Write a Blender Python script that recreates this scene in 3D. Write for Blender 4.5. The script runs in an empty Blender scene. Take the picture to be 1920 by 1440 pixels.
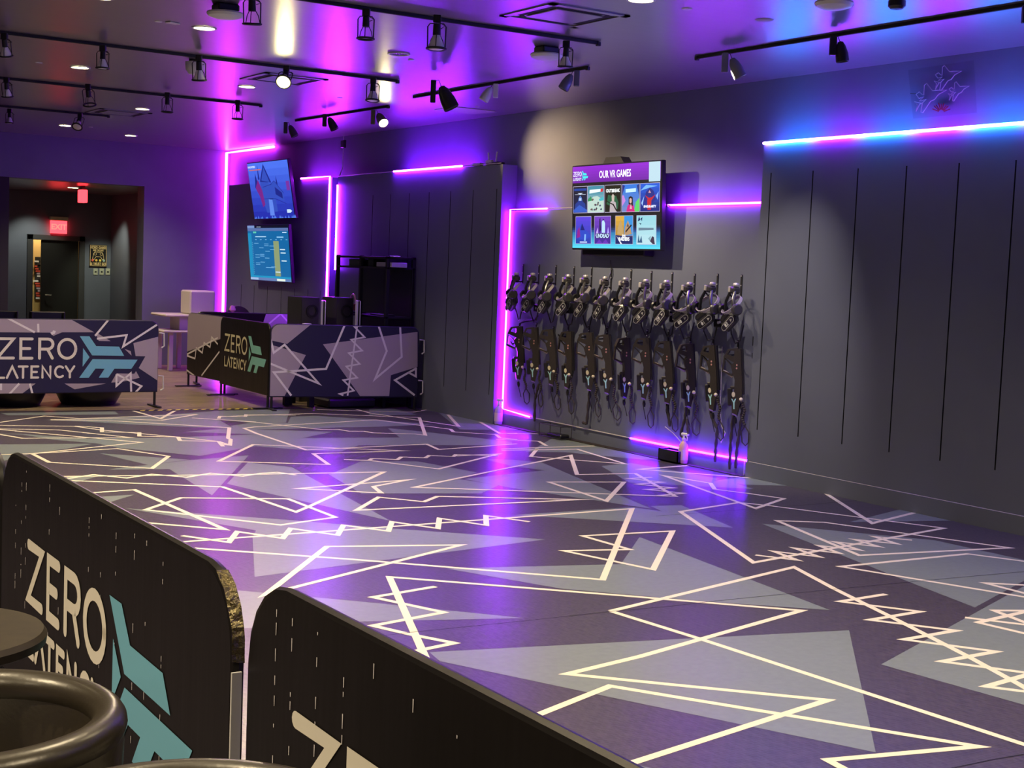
import bpy, math, random
from mathutils import Vector, Matrix
from mathutils.geometry import tessellate_polygon
random.seed(7)
SC = bpy.context.scene
COL = SC.collection
# ------------------------------------------------------------------ camera
FPX, YAW, PITCH, ROLL, EYE = 2627.6, 0.576398, 0.0800444, 0.0407080, 1.6
CF = Vector((math.sin(YAW)*math.cos(PITCH), math.cos(YAW)*math.cos(PITCH), -math.sin(PITCH)))
CR0 = Vector((math.cos(YAW), -math.sin(YAW), 0)); CU0 = CR0.cross(CF)
CR = CR0*math.cos(ROLL) + CU0*math.sin(ROLL); CU = CR.cross(CF)
CP = Vector((0, 0, EYE))
cam = bpy.data.objects.new('camera', bpy.data.cameras.new('camera')); COL.objects.link(cam)
cam.data.sensor_width = 36; cam.data.lens = FPX/1920*36; cam.data.clip_start = .05
cam.matrix_world = Matrix(((CR.x, CU.x, -CF.x, CP.x), (CR.y, CU.y, -CF.y, CP.y), (CR.z, CU.z, -CF.z, CP.z), (0, 0, 0, 1)))
SC.camera = cam
# ------------------------------------------------------------------ world, exposure, large lights
w = bpy.data.worlds.new('world'); SC.world = w; w.use_nodes = True
w.node_tree.nodes['Background'].inputs[0].default_value = (.30, .32, .5, 1)
w.node_tree.nodes['Background'].inputs[1].default_value = .10
SC.view_settings.view_transform = 'Standard'; SC.view_settings.look = 'None'
SC.view_settings.gamma = 1; SC.view_settings.use_curve_mapping = False
SC.view_settings.exposure = 1.36
WARM = (1, .80, .50)
DOWN_W, SPOT_W, LED_S = 72, 90, 84
# ------------------------------------------------------------------ pixel rays onto real planes
def ray(x, y): return CR*(x-960) + CU*(720-y) + CF*FPX
def pz(x, y, z=0.): d = ray(x, y); return CP + d*((z-EYE)/d.z)
def px(x, y, X): d = ray(x, y); return CP + d*(X/d.x)
def py(x, y, Y): d = ray(x, y); return CP + d*(Y/d.y)
# ------------------------------------------------------------------ materials
MC = {}
def mat(name, col, rough=.5, metal=0., spec=.5, emit=None, es=0., noise=None, bump=None, alpha=None, coat=0.):
    if name in MC: return MC[name]
    m = bpy.data.materials.new(name); m.use_nodes = True; MC[name] = m
    nt = m.node_tree; b = nt.nodes['Principled BSDF']
    b.inputs['Base Color'].default_value = (*col, 1); b.inputs['Roughness'].default_value = rough
    b.inputs['Metallic'].default_value = metal; b.inputs['Specular IOR Level'].default_value = spec
    b.inputs['Coat Weight'].default_value = coat
    if emit: b.inputs['Emission Color'].default_value = (*emit, 1); b.inputs['Emission Strength'].default_value = es
    if alpha is not None: b.inputs['Alpha'].default_value = alpha
    tc = nt.nodes.new('ShaderNodeTexCoord')
    def nz(scale, stretch, det=4):
        mp = nt.nodes.new('ShaderNodeMapping'); mp.inputs['Scale'].default_value = stretch
        n = nt.nodes.new('ShaderNodeTexNoise'); n.inputs['Scale'].default_value = scale; n.inputs['Detail'].default_value = det
        nt.links.new(tc.outputs['Object'], mp.inputs[0]); nt.links.new(mp.outputs[0], n.inputs[0]); return n
    if noise:
        n = nz(noise[0], noise[1] if len(noise) > 2 else (1, 1, 1)); a = noise[-1]
        r = nt.nodes.new('ShaderNodeValToRGB'); r.color_ramp.elements[0].position = .3; r.color_ramp.elements[1].position = .7
        r.color_ramp.elements[0].color = (*[c*(1-a) for c in col], 1); r.color_ramp.elements[1].color = (*[min(1, c*(1+a)) for c in col], 1)
        nt.links.new(n.outputs[0], r.inputs[0]); nt.links.new(r.outputs[0], b.inputs['Base Color'])
    if bump:
        n = nz(bump[0], bump[1]); bp = nt.nodes.new('ShaderNodeBump'); bp.inputs['Strength'].default_value = bump[2]
        bp.inputs['Distance'].default_value = bump[3]
        nt.links.new(n.outputs[0], bp.inputs['Height']); nt.links.new(bp.outputs[0], b.inputs['Normal'])
    return m
def em(col, s=1.):
    k = 'screen_%02x%02x%02x_%d' % (*[int(c*255) for c in col], int(s*100))
    if k in MC: return MC[k]
    m = bpy.data.materials.new(k); m.use_nodes = True; MC[k] = m; nt = m.node_tree
    b = nt.nodes['Principled BSDF']; b.inputs['Base Color'].default_value = (.01, .01, .01, 1); b.inputs['Roughness'].default_value = .35
    b.inputs['Emission Color'].default_value = (*[c**2.2 for c in col], 1); b.inputs['Emission Strength'].default_value = s*.45 if s < 3 else s
    return m
M_WALL = mat('charcoal_wall_paint', (.135, .148, .215), .55, spec=.35, noise=(1.3, .10), bump=(180, (1, 1, 1), .15, .002))
M_PANEL = mat('charcoal_panel_paint', (.145, .160, .232), .5, spec=.4, noise=(.9, .10), bump=(160, (1, 1, 1), .15, .002))
M_CEIL = mat('dark_gloss_ceiling_paint', (.165, .145, .185), .34, spec=1.0, noise=(.8, .12), bump=(2.0, (.25, 3.2, 1), .22, .02), coat=1.); M_CEIL.node_tree.nodes['Principled BSDF'].inputs['Coat Roughness'].default_value = .30
M_GROOVE = mat('groove_black', (.006, .006, .008), .8)
M_BLACK = mat('black_plastic', (.012, .012, .015), .35)
M_MATTE = mat('matte_black_metal', (.014, .014, .018), .5, spec=.4)
M_DARK = mat('dark_grey_plastic', (.045, .042, .046), .28, spec=.7)
M_GUN = mat('gun_shell', (.036, .029, .026), .33, spec=.7)
M_RAIL = mat('gun_rail_black', (.018, .016, .022), .3)
M_WHITE = mat('white_plastic', (.72, .72, .74), .4)
M_SILVER = mat('silver_grey_strap', (.52, .49, .47), .32, metal=.2)
M_CHROME = mat('brushed_metal', (.6, .6, .62), .25, metal=1)
M_SCREW = mat('screw_head', (.75, .72, .7), .3, metal=.6)
M_LEATHER = mat('black_leather', (.032, .026, .018), .32, spec=.9, bump=(90, (1, 1, 1), .12, .004))
M_TABLE = mat('dark_brown_laminate', (.032, .024, .016), .5, noise=(30, .2))
M_CABLE = mat('black_cable', (.012, .012, .014), .5)
M_WEB = mat('woven_strap', (.05, .04, .045), .8, bump=(220, (1, 1, 1), .5, .004))
M_CREAM = mat('floor_cream_line', (.95, .87, .66), .42)
M_GREY = mat('floor_sage_grey', (.22, .262, .262), .33, noise=(26, .07), bump=(60, (1, 3, 1), .12, .002))
M_BNAVY = mat('banner_navy', (.024, .021, .07), .5, spec=.4)
M_BBLK = mat('banner_black', (.0075, .006, .0065), .42, spec=.4, bump=(4, (1, 1, .12), .3, .02))
M_BLIL = mat('banner_lilac', (.45, .38, .48), .55)
M_BWHT = mat('banner_white', (.9, .86, .92), .55)
M_BCRM = mat('banner_ivory', (.9, .86, .78), .55)
M_BBLU = mat('banner_blue', (.20, .55, .78), .5)
M_BTEAL = mat('banner_teal', (.25, .62, .58), .5)
M_DOWN = em((1, .95, .70), 9)
def floor_mat_material():
    m = mat('printed_vinyl_dark', (.075, .062, .083), .30, spec=.45)
    nt = m.node_tree; b = nt.nodes['Principled BSDF']; tc = nt.nodes.new('ShaderNodeTexCoord')
    n = nt.nodes.new('ShaderNodeTexNoise'); n.inputs['Scale'].default_value = 55; n.inputs['Detail'].default_value = 6
    mp = nt.nodes.new('ShaderNodeMapping'); mp.inputs['Scale'].default_value = (1, .35, 1)
    v = nt.nodes.new('ShaderNodeTexBrick'); v.inputs['Scale'].default_value = 14; v.inputs['Mortar Size'].default_value = .035
    v.inputs['Color1'].default_value = (0, 0, 0, 1); v.inputs['Color2'].default_value = (0, 0, 0, 1); v.inputs['Mortar'].default_value = (1, 1, 1, 1)
    r = nt.nodes.new('ShaderNodeValToRGB'); r.color_ramp.elements[0].position = .25; r.color_ramp.elements[1].position = .8
    r.color_ramp.elements[0].color = (.036, .030, .042, 1); r.color_ramp.elements[1].color = (.112, .094, .116, 1)
    mx = nt.nodes.new('ShaderNodeMix'); mx.data_type = 'RGBA'; mx.inputs[7].default_value = (.12, .11, .16, 1)
    mth = nt.nodes.new('ShaderNodeMath'); mth.operation = 'MULTIPLY'; mth.inputs[1].default_value = .35
    L = nt.links.new
    L(tc.outputs['Object'], mp.inputs[0]); L(mp.outputs[0], n.inputs[0]); L(tc.outputs['Object'], v.inputs[0])
    L(n.outputs[0], r.inputs[0]); L(r.outputs[0], mx.inputs[6]); L(v.outputs[0], mth.inputs[0]); L(mth.outputs[0], mx.inputs[0]); L(mx.outputs[2], b.inputs['Base Color'])
    bp = nt.nodes.new('ShaderNodeBump'); bp.inputs['Strength'].default_value = .25; bp.inputs['Distance'].default_value = .003
    L(n.outputs[0], bp.inputs['Height']); L(bp.outputs[0], b.inputs['Normal'])
    return m
M_MAT = floor_mat_material()
def wood_material():
    m = mat('oak_plank_floor', (.25, .19, .12), .32, spec=.5)
    nt = m.node_tree; b = nt.nodes['Principled BSDF']; tc = nt.nodes.new('ShaderNodeTexCoord')
    br = nt.nodes.new('ShaderNodeTexBrick'); br.inputs['Scale'].default_value = 1; br.inputs['Brick Width'].default_value = 1.2
    br.inputs['Row Height'].default_value = .15; br.inputs['Mortar Size'].default_value = .003
    br.inputs['Color1'].default_value = (.46, .35, .22, 1); br.inputs['Color2'].default_value = (.34, .26, .16, 1); br.inputs['Mortar'].default_value = (.05, .035, .02, 1)
    n = nt.nodes.new('ShaderNodeTexNoise'); n.inputs['Scale'].default_value = 5
    mp = nt.nodes.new('ShaderNodeMapping'); mp.inputs['Scale'].default_value = (.8, 9, 1)
    mx = nt.nodes.new('ShaderNodeMix'); mx.data_type = 'RGBA'; mx.blend_type = 'MULTIPLY'; mx.inputs[0].default_value = .8
    r = nt.nodes.new('ShaderNodeValToRGB'); r.color_ramp.elements[0].position = .35; r.color_ramp.elements[0].color = (.45, .42, .4, 1); r.color_ramp.elements[1].position = .65
    L = nt.links.new
    L(tc.outputs['Object'], br.inputs[0]); L(tc.outputs['Object'], mp.inputs[0]); L(mp.outputs[0], n.inputs[0]); L(n.outputs[0], r.inputs[0])
    L(br.outputs[0], mx.inputs[6]); L(r.outputs[0], mx.inputs[7]); L(mx.outputs[2], b.inputs['Base Color'])
    return m
M_WOOD = wood_material()
def led_mat(name, c, s): return mat(name, (.02, .02, .02), .4, emit=c, es=s)
L_MAG = led_mat('led_magenta', (.58, .022, .92), LED_S*.24)
L_MG2 = led_mat('led_orchid', (.42, .014, 1.), LED_S*.45)
L_PUR = led_mat('led_purple', (.25, .012, 1.), LED_S)
L_PU2 = led_mat('led_purple_soft', (.30, .010, 1.), LED_S*.5)
L_VIO = led_mat('led_violet', (.16, .005, 1.), LED_S*.5)
def led_mix():
    m = led_mat('led_blue_to_purple', (.3, .2, 1), LED_S*.5); nt = m.node_tree; b = nt.nodes['Principled BSDF']
    g = nt.nodes.new('ShaderNodeNewGeometry'); s = nt.nodes.new('ShaderNodeSeparateXYZ')
    a = nt.nodes.new('ShaderNodeMath'); a.operation = 'MULTIPLY_ADD'; a.inputs[1].default_value = 2*math.pi/.98; a.inputs[2].default_value = -7.72*2*math.pi/.98+math.pi/2
    sn = nt.nodes.new('ShaderNodeMath'); sn.operation = 'SINE'
    r = nt.nodes.new('ShaderNodeValToRGB'); mr = nt.nodes.new('ShaderNodeMapRange'); mr.inputs[1].default_value = -.6; mr.inputs[2].default_value = .6
    r.color_ramp.elements[0].color = (.03, .22, 1, 1); r.color_ramp.elements[1].color = (.30, .02, 1, 1)
    L = nt.links.new
    L(g.outputs['Position'], s.inputs[0]); L(s.outputs[1], a.inputs[0]); L(a.outputs[0], sn.inputs[0]); L(sn.outputs[0], mr.inputs[0]); L(mr.outputs[0], r.inputs[0]); L(r.outputs[0], b.inputs['Emission Color'])
    return m
L_MIX = led_mix()
# ------------------------------------------------------------------ mesh builder
def frame(o, u, v):
    u = Vector(u).normalized(); v = Vector(v); n = u.cross(v).normalized(); v = n.cross(u)
    return Matrix(((u.x, v.x, n.x, o[0]), (u.y, v.y, n.y, o[1]), (u.z, v.z, n.z, o[2]), (0, 0, 0, 1)))
I4 = Matrix.Identity(4)
def T(x, y=0, z=0): return Matrix.Translation((x, y, z))
def RX(a): return Matrix.Rotation(math.radians(a), 4, 'X')
def RY(a): return Matrix.Rotation(math.radians(a), 4, 'Y')
def RZ(a): return Matrix.Rotation(math.radians(a), 4, 'Z')
class MB:
    def __init__(s): s.v = []; s.f = []; s.m = []; s.mats = []
    def mi(s, m):
        if m not in s.mats: s.mats.append(m)
        return s.mats.index(m)
    def add(s, vs, fs, m, M=I4):
        b = len(s.v); s.v += [M @ Vector(p) for p in vs]; k = s.mi(m)
        for f in fs: s.f.append([b+i for i in f]); s.m.append(k)
        return s
    def box(s, c, d, m, M=I4, ch=0.):
        hx, hy, hz = [a/2 for a in d]; c = Vector(c)
        if ch <= 0:
            vs = [c+Vector((x*hx, y*hy, z*hz)) for x in (-1, 1) for y in (-1, 1) for z in (-1, 1)]
            return s.add(vs, [(0, 1, 3, 2), (4, 6, 7, 5), (0, 4, 5, 1), (2, 3, 7, 6), (0, 2, 6, 4), (1, 5, 7, 3)], m, M)
        ch = min(ch, hx*.98, hy*.98, hz*.98); vs = []; ix = {}
        for x in (-1, 1):
            for y in (-1, 1):
                for z in (-1, 1):
                    for a in range(3):
                        q = [x*(hx-ch), y*(hy-ch), z*(hz-ch)]; q[a] += (x, y, z)[a]*ch
                        ix[(x, y, z, a)] = len(vs); vs.append(c+Vector(q))
        fs = []
        for a in range(3):
            b, d2 = [(1, 2), (0, 2), (0, 1)][a]
            for sg in (-1, 1):
                q = []
                for (p, r) in ((-1, -1), (1, -1), (1, 1), (-1, 1)):
                    k = [0, 0, 0]; k[a] = sg; k[b] = p; k[d2] = r; q.append(ix[(*k, a)])
                fs.append(q)
            for p in (-1, 1):
                for r in (-1, 1):
                    q = []
                    for (t, ax) in ((-1, b), (1, b), (1, d2), (-1, d2)):
                        k = [0, 0, 0]; k[a] = t; k[b] = p; k[d2] = r; q.append(ix[(*k, ax)])
                    fs.append(q)
        for x in (-1, 1):
            for y in (-1, 1):
                for z in (-1, 1): fs.append([ix[(x, y, z, a)] for a in range(3)])
        return s.add(vs, fs, m, M)
    def bx(s, a, b, m, ch=0., M=I4):
        a, b = Vector(a), Vector(b); return s.box((a+b)/2, [abs(q) for q in (b-a)], m, M, ch)
    def tube(s, pts, r, m, n=8, closed=False, M=I4, cap=True):
        pts = [Vector(p) for p in pts]; N = len(pts); rr = r if isinstance(r, (list, tuple)) else [r]*N
        vs = []; fs = []; ref = None
        for i, p in enumerate(pts):
            a = pts[(i-1) % N] if (closed or i) else p; b = pts[(i+1) % N] if (closed or i < N-1) else p
            t = (b-a).normalized() if (b-a).length > 1e-9 else Vector((0, 0, 1))
            if ref is None: ref = Vector((0, 0, 1)) if abs(t.z) < .9 else Vector((1, 0, 0))
            x = (ref - t*ref.dot(t)).normalized(); y = t.cross(x); ref = x
            for k in range(n): an = 2*math.pi*k/n; vs.append(p + (x*math.cos(an)+y*math.sin(an))*rr[i])
        for i in range(N if closed else N-1):
            j = (i+1) % N
            for k in range(n): l = (k+1) % n; fs.append((i*n+k, i*n+l, j*n+l, j*n+k))
        if cap and not closed: fs += [tuple(range(n))[::-1], tuple((N-1)*n+k for k in range(n))]
        return s.add(vs, fs, m, M)
    def cyl(s, a, b, r, m, n=16, r2=None, M=I4): return s.tube([a, b], [r, r if r2 is None else r2], m, n, M=M)
    def lathe(s, prof, m, n=24, M=I4, cap=True, a0=0., a1=360.):
        full = abs(a1-a0-360) < 1e-6; K = n if full else n+1; vs = []; fs = []
        for k in range(K):
            an = math.radians(a0+(a1-a0)*k/n)
            for (r, z) in prof: vs.append((r*math.cos(an), r*math.sin(an), z))
        P = len(prof)
        for k in range(n):
            j = (k+1) % K
            for i in range(P-1): fs.append((k*P+i, j*P+i, j*P+i+1, k*P+i+1))
        if cap and full:
            if prof[0][0] > 1e-6: fs.append(tuple(k*P for k in range(n))[::-1])
            if prof[-1][0] > 1e-6: fs.append(tuple(k*P+P-1 for k in range(n)))
        return s.add(vs, fs, m, M)
    def prism(s, poly, h, m, M=I4, z0=0.):
        n = len(poly); vs = [(x, y, z0) for x, y in poly]+[(x, y, z0+h) for x, y in poly]
        tr = tessellate_polygon([[Vector((x, y, 0)) for x, y in poly]])
        fs = [tuple(t) for t in tr]+[tuple(i+n for i in t) for t in tr]+[(i, (i+1) % n, (i+1) % n+n, i+n) for i in range(n)]
        return s.add(vs, fs, m, M)
    def flat(s, poly, m, M=I4, z=0., clip=None):
        tr = tessellate_polygon([[Vector((x, y, 0)) for x, y in poly]])
        for t in tr:
            q = [poly[i] for i in t]
            if clip: q = sh(q, clip)
            if len(q) < 3: continue
            ar = sum(q[i][0]*q[(i+1) % len(q)][1]-q[(i+1) % len(q)][0]*q[i][1] for i in range(len(q)))
            if abs(ar) < 1e-9: continue
            if ar < 0: q = q[::-1]
            s.add([(x, y, z) for x, y in q], [tuple(range(len(q)))], m, M)
        return s
    def line(s, pts, wd, m, M=I4, z=0., clip=None, lim=7., wx=1., wy=1.):
        P = [Vector((p[0]/wx, p[1]/wy)) for p in pts]; P = [p for i, p in enumerate(P) if i == 0 or (p-P[i-1]).length > 1e-4]; closed = len(P) > 2 and (P[0]-P[-1]).length < 1e-4
        if closed: P = P[:-1]
        N = len(P); L = []
        if N < 2: return s
        for i in range(N):
            a = P[i-1] if (closed or i) else None; b = P[(i+1) % N] if (closed or i < N-1) else None
            d1 = (P[i]-a).normalized() if a is not None else None; d2 = (b-P[i]).normalized() if b is not None else None
            if d1 is None: d1 = d2
            if d2 is None: d2 = d1
            n1 = Vector((-d1.y, d1.x)); n2 = Vector((-d2.y, d2.x)); mv = n1+n2
            if mv.length < 1e-3: L.append((n1*wd/2, None)); continue
            mv.normalize(); k = min(lim, 1/max(1e-3, mv.dot(n1))); L.append((mv*k*wd/2, None))
        for i in range(N if closed else N-1):
            j = (i+1) % N; q = [P[i]+L[i][0], P[i]-L[i][0], P[j]-L[j][0], P[j]+L[j][0]]
            q = [(p.x*wx, p.y*wy) for p in q]
            s.flat([q[0], q[1], q[2]], m, M, z, clip); s.flat([q[0], q[2], q[3]], m, M, z, clip)
        return s
    def stroke(s, pts, wd, m, M=I4, z=0., clip=None):
        s.line(pts, wd, m, M, z, clip, lim=2.2)
        for p in (pts[0], pts[-1]): s.flat([(p[0]+wd/2*math.cos(a*math.pi/6), p[1]+wd/2*math.sin(a*math.pi/6)) for a in range(12)], m, M, z+.00004, clip)
        return s
    def text(s, body, size, m, M=I4, z=0., sx=1., align='CENTER', bold=0.):
        c = bpy.data.curves.new('t', 'FONT'); c.body = body; c.size = size; c.align_x = align; c.align_y = 'CENTER'; c.offset = bold
        c.resolution_u = 3
        o = bpy.data.objects.new('t', c); COL.objects.link(o); bpy.context.view_layer.update()
        me = bpy.data.meshes.new_from_object(o.evaluated_get(bpy.context.evaluated_depsgraph_get()))
        s.add([(v.co.x*sx, v.co.y, z) for v in me.vertices], [tuple(p.vertices) for p in me.polygons], m, M)
        bpy.data.objects.remove(o); bpy.data.curves.remove(c); bpy.data.meshes.remove(me); return s
    def build(s, name, parent=None, smooth=30):
        me = bpy.data.meshes.new(name); me.from_pydata([tuple(v) for v in s.v], [], s.f)
        for m in s.mats: me.materials.append(m)
        me.polygons.foreach_set('material_index', s.m)
        if smooth:
            me.polygons.foreach_set('use_smooth', [True]*len(me.polygons)); me.update(); me.set_sharp_from_angle(angle=math.radians(smooth))
        me.update(); o = bpy.data.objects.new(name, me); COL.objects.link(o)
        if parent is not None:
            o.parent = parent; o.matrix_parent_inverse = WM[parent.name].inverted() if parent.name in WM else I4
            WM[o.name] = I4
        return o
WM = {}
def sh(q, clip):
    for i in range(len(clip)):
        a, b = clip[i], clip[(i+1) % len(clip)]; out = []
        def sd(p): return (b[0]-a[0])*(p[1]-a[1])-(b[1]-a[1])*(p[0]-a[0])
        for j in range(len(q)):
            p, r = q[j], q[(j+1) % len(q)]; dp, dr = sd(p), sd(r)
            if dp >= 0: out.append(p)
            if (dp >= 0) != (dr >= 0): t = dp/(dp-dr); out.append((p[0]+t*(r[0]-p[0]), p[1]+t*(r[1]-p[1])))
        q = out
        if len(q) < 3: return []
    return q
def tag(o, label=None, cat=None, group=None, kind=None):
    if label: o['label'] = label
    if cat: o['category'] = cat
    if group: o['group'] = group
    if kind: o['kind'] = kind
    return o
def thing(name, label, cat, loc=(0, 0, 0), group=None):
    o = bpy.data.objects.new(name, None); COL.objects.link(o); o.location = loc; o.empty_display_size = .1
    WM[o.name] = Matrix.Translation(loc); return tag(o, label, cat, group)
def one(mb, name, label, cat, group=None, smooth=30): return tag(mb.build(name, smooth=smooth), label, cat, group)
def dup(root, M, label=None):
    r = root.copy(); COL.objects.link(r); r.matrix_world = M
    if label: r['label'] = label
    for c in root.children:
        k = c.copy(); COL.objects.link(k); k.parent = r
        for g in c.children:
            q = g.copy(); COL.objects.link(q); q.parent = k
    return r
def struct(mb, name, smooth=30): return tag(mb.build(name, smooth=smooth), kind='structure')
def spot(name, loc, target, power, col, size=60, blend=.6, rad=.04):
    l = bpy.data.lights.new(name, 'SPOT'); l.energy = power; l.color = col; l.spot_size = math.radians(size); l.spot_blend = blend; l.shadow_soft_size = rad
    o = bpy.data.objects.new(name, l); COL.objects.link(o); o.location = loc
    o.rotation_euler = (Vector(target)-Vector(loc)).to_track_quat('-Z', 'Y').to_euler(); return o

# ================================================================== the room
CZ = 3.24
WX, PX_, MX_, RXX = 7.98, 7.85, 7.80, 7.90      # upper wall, right panel, middle panel, recess panel
BY = 20.65                                        # back wall
def grooved(name, X, y0, y1, z1, ys, gz0, gz1, back=WX, m=M_PANEL):
    b = MB(); gw = .011; ye = [y0]
    for y in sorted(ys): ye += [y-gw/2, y+gw/2]
    ye.append(y1); zs = [0, gz0, gz1, z1]
    for i in range(len(ye)-1):
        for j in range(3):
            g = (i % 2 == 1 and j == 1)
            if not g: b.add([(X, ye[i], zs[j]), (X, ye[i+1], zs[j]), (X, ye[i+1], zs[j+1]), (X, ye[i], zs[j+1])], [(0, 3, 2, 1)], m)
            else:
                D = X+.02; a, c, d, e = ye[i], ye[i+1], zs[j], zs[j+1]
                b.add([(D, a, d), (D, c, d), (D, c, e), (D, a, e), (X, a, d), (X, c, d), (X, c, e), (X, a, e)],
                      [(0, 3, 2, 1), (4, 7, 3, 0), (1, 2, 6, 5), (3, 7, 6, 2), (0, 1, 5, 4)], M_GROOVE)
    b.add([(X, y0, 0), (back, y0, 0), (back, y0, z1), (X, y0, z1), (X, y1, 0), (back, y1, 0), (back, y1, z1), (X, y1, z1)],
          [(0, 1, 2, 3), (4, 7, 6, 5), (3, 2, 6, 7)], m)
    return struct(b, name, smooth=0)
struct(MB().bx((-6, -4, -.06), (8.1, 26.5, -.004), M_WOOD), 'floor')
struct(MB().bx((-6, -4, CZ), (8.1, BY+.3, CZ+.08), M_CEIL), 'ceiling')
struct(MB().bx((WX, -4, 0), (8.12, 26.5, CZ), M_WALL), 'wall_right')
grooved('wall_right_front_panel', PX_, -4, 8.50, 2.70, [8.40-.4655*i for i in range(0, 26)], .40, 2.47)
grooved('wall_right_middle_panel', MX_, 12.34, 16.22, 2.70, [px(x, 500, MX_).y for x in (926, 882, 840, 800, 763, 728, 695)], .30, 2.45)
grooved('wall_right_rear_panel', PX_, 16.50, 20.04, 2.71, [px(x, 560, PX_).y for x in (600, 577, 552, 527, 501, 476, 452)], .3, 1.25)
b = MB().bx((RXX, 8.50, 0), (WX, 12.34, 2.225), M_PANEL); struct(b, 'wall_right_recess')
struct(MB().bx((RXX-.012, 8.50, 0), (RXX, 12.30, .118), M_PANEL), 'baseboard_recess')
struct(MB().bx((PX_-.012, -4, 0), (PX_, 8.50, .125), M_PANEL), 'baseboard_right')
struct(MB().bx((RXX-.10, 8.52, 0), (RXX-.012, 12.32, .006), M_TABLE), 'trim_1')
# back wall with the wide opening and the corridor behind it
OXR, OZT = py(268, 500, BY-.3).x, py(268, 349, BY-.3).z
b = MB(); b.bx((OXR, BY-.3, 0), (8.0, BY, CZ), M_WALL); b.bx((-6, BY-.3, OZT), (OXR, BY, CZ), M_WALL); b.bx((-6, BY-.3, 0), (4.75, BY, OZT), mat('near_black_wall', (.012, .012, .014), .7))  # left of the opening, below the header, the wall is near black
struct(b, 'wall_back')
CB = 25.0
b = MB(); b.bx((4.4, CB, 0), (py(50, 500, CB).x, CB+.1, 2.72), M_WALL); b.bx((py(158, 500, CB).x, CB, 0), (7.7, CB+.1, 2.72), M_WALL)
DZ = py(100, 441, CB).z
b.bx((py(50, 500, CB).x, CB, DZ), (py(158, 500, CB).x, CB+.1, 2.72), M_WALL); struct(b, 'wall_corridor_back')
struct(MB().bx((7.60, BY, 0), (7.72, CB, 2.72), M_WALL), 'wall_corridor_right')
struct(MB().bx((3.4, BY, 0), (3.5, CB, 2.72), M_WALL), 'wall_corridor_left')
struct(MB().bx((3.4, BY, 2.66), (7.72, CB+.1, 2.74), M_CEIL), 'ceiling_corridor')
struct(MB().bx((-6.1, -4, 0), (-6, BY, CZ), M_WALL), 'wall_left')
struct(MB().bx((-6, -4.1, 0), (8.1, -4, CZ), M_WALL), 'wall_front')
# corridor door
xl, xr = py(50, 500, CB).x, py(158, 500, CB).x
df = mat('door_frame_grey', (.05, .05, .06), .45)
b = MB(); b.bx((xl, CB-.03, 0), (xl+.10, CB+.02, DZ), df, .005); b.bx((xr-.10, CB-.03, 0), (xr, CB+.02, DZ), df, .005); b.bx((xl, CB-.03, DZ-.09), (xr, CB+.02, DZ), df, .005)
d0 = struct(b, 'door_1')
b = MB(); xd = py(77.5, 500, CB).x; b.bx((xd, CB+.02, .01), (xr-.10, CB+.06, DZ-.09), mat('black_door_paint', (.012, .012, .013), .45), .004); leaf = b.build('door_leaf', d0)
hp = py(84, 553, CB-.02); b = MB(); b.tube([hp, hp+Vector((0, -.04, 0)), hp+Vector((.10, -.05, 0))], .011, M_CHROME, 8); b.build('door_handle', leaf)
# the lit room seen through the gap
b = MB(); b.bx((xl-.5, CB+.62, 0), (xr+.2, CB+.66, 2.6), mat('ochre_wall_paint', (.62, .42, .16), .6)); struct(b, 'wall_room_behind')
spot('room_behind_lamp', (xl+.35, CB+.3, 2.4), (xl+.2, CB+.62, .9), 30, WARM, 120)
b = MB(); fr = frame(py(66, 540, CB+.6)-Vector((0, .005, 0)), (1, 0, 0), (0, 0, 1)); p0 = MB()
random.seed(3)
b.bx(py(64.5, 560, CB+.6)-Vector((0, .02, 0)), py(76, 482, CB+.6), mat('poster_black', (.02, .02, .02), .5))
for i in range(16):
    c = py(66+random.random()*8, 490+i*4.6, CB+.6); b.box(c-Vector((0, .025, 0)), (.05+random.random()*.05, .006, .03), random.choice([M_WHITE, M_BLIL, M_WHITE, mat('poster_red', (.6, .08, .05), .5), M_DARK]), M=I4)
one(b, 'poster', 'tall black and white poster seen through the gap beside the black door', 'poster')

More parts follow.
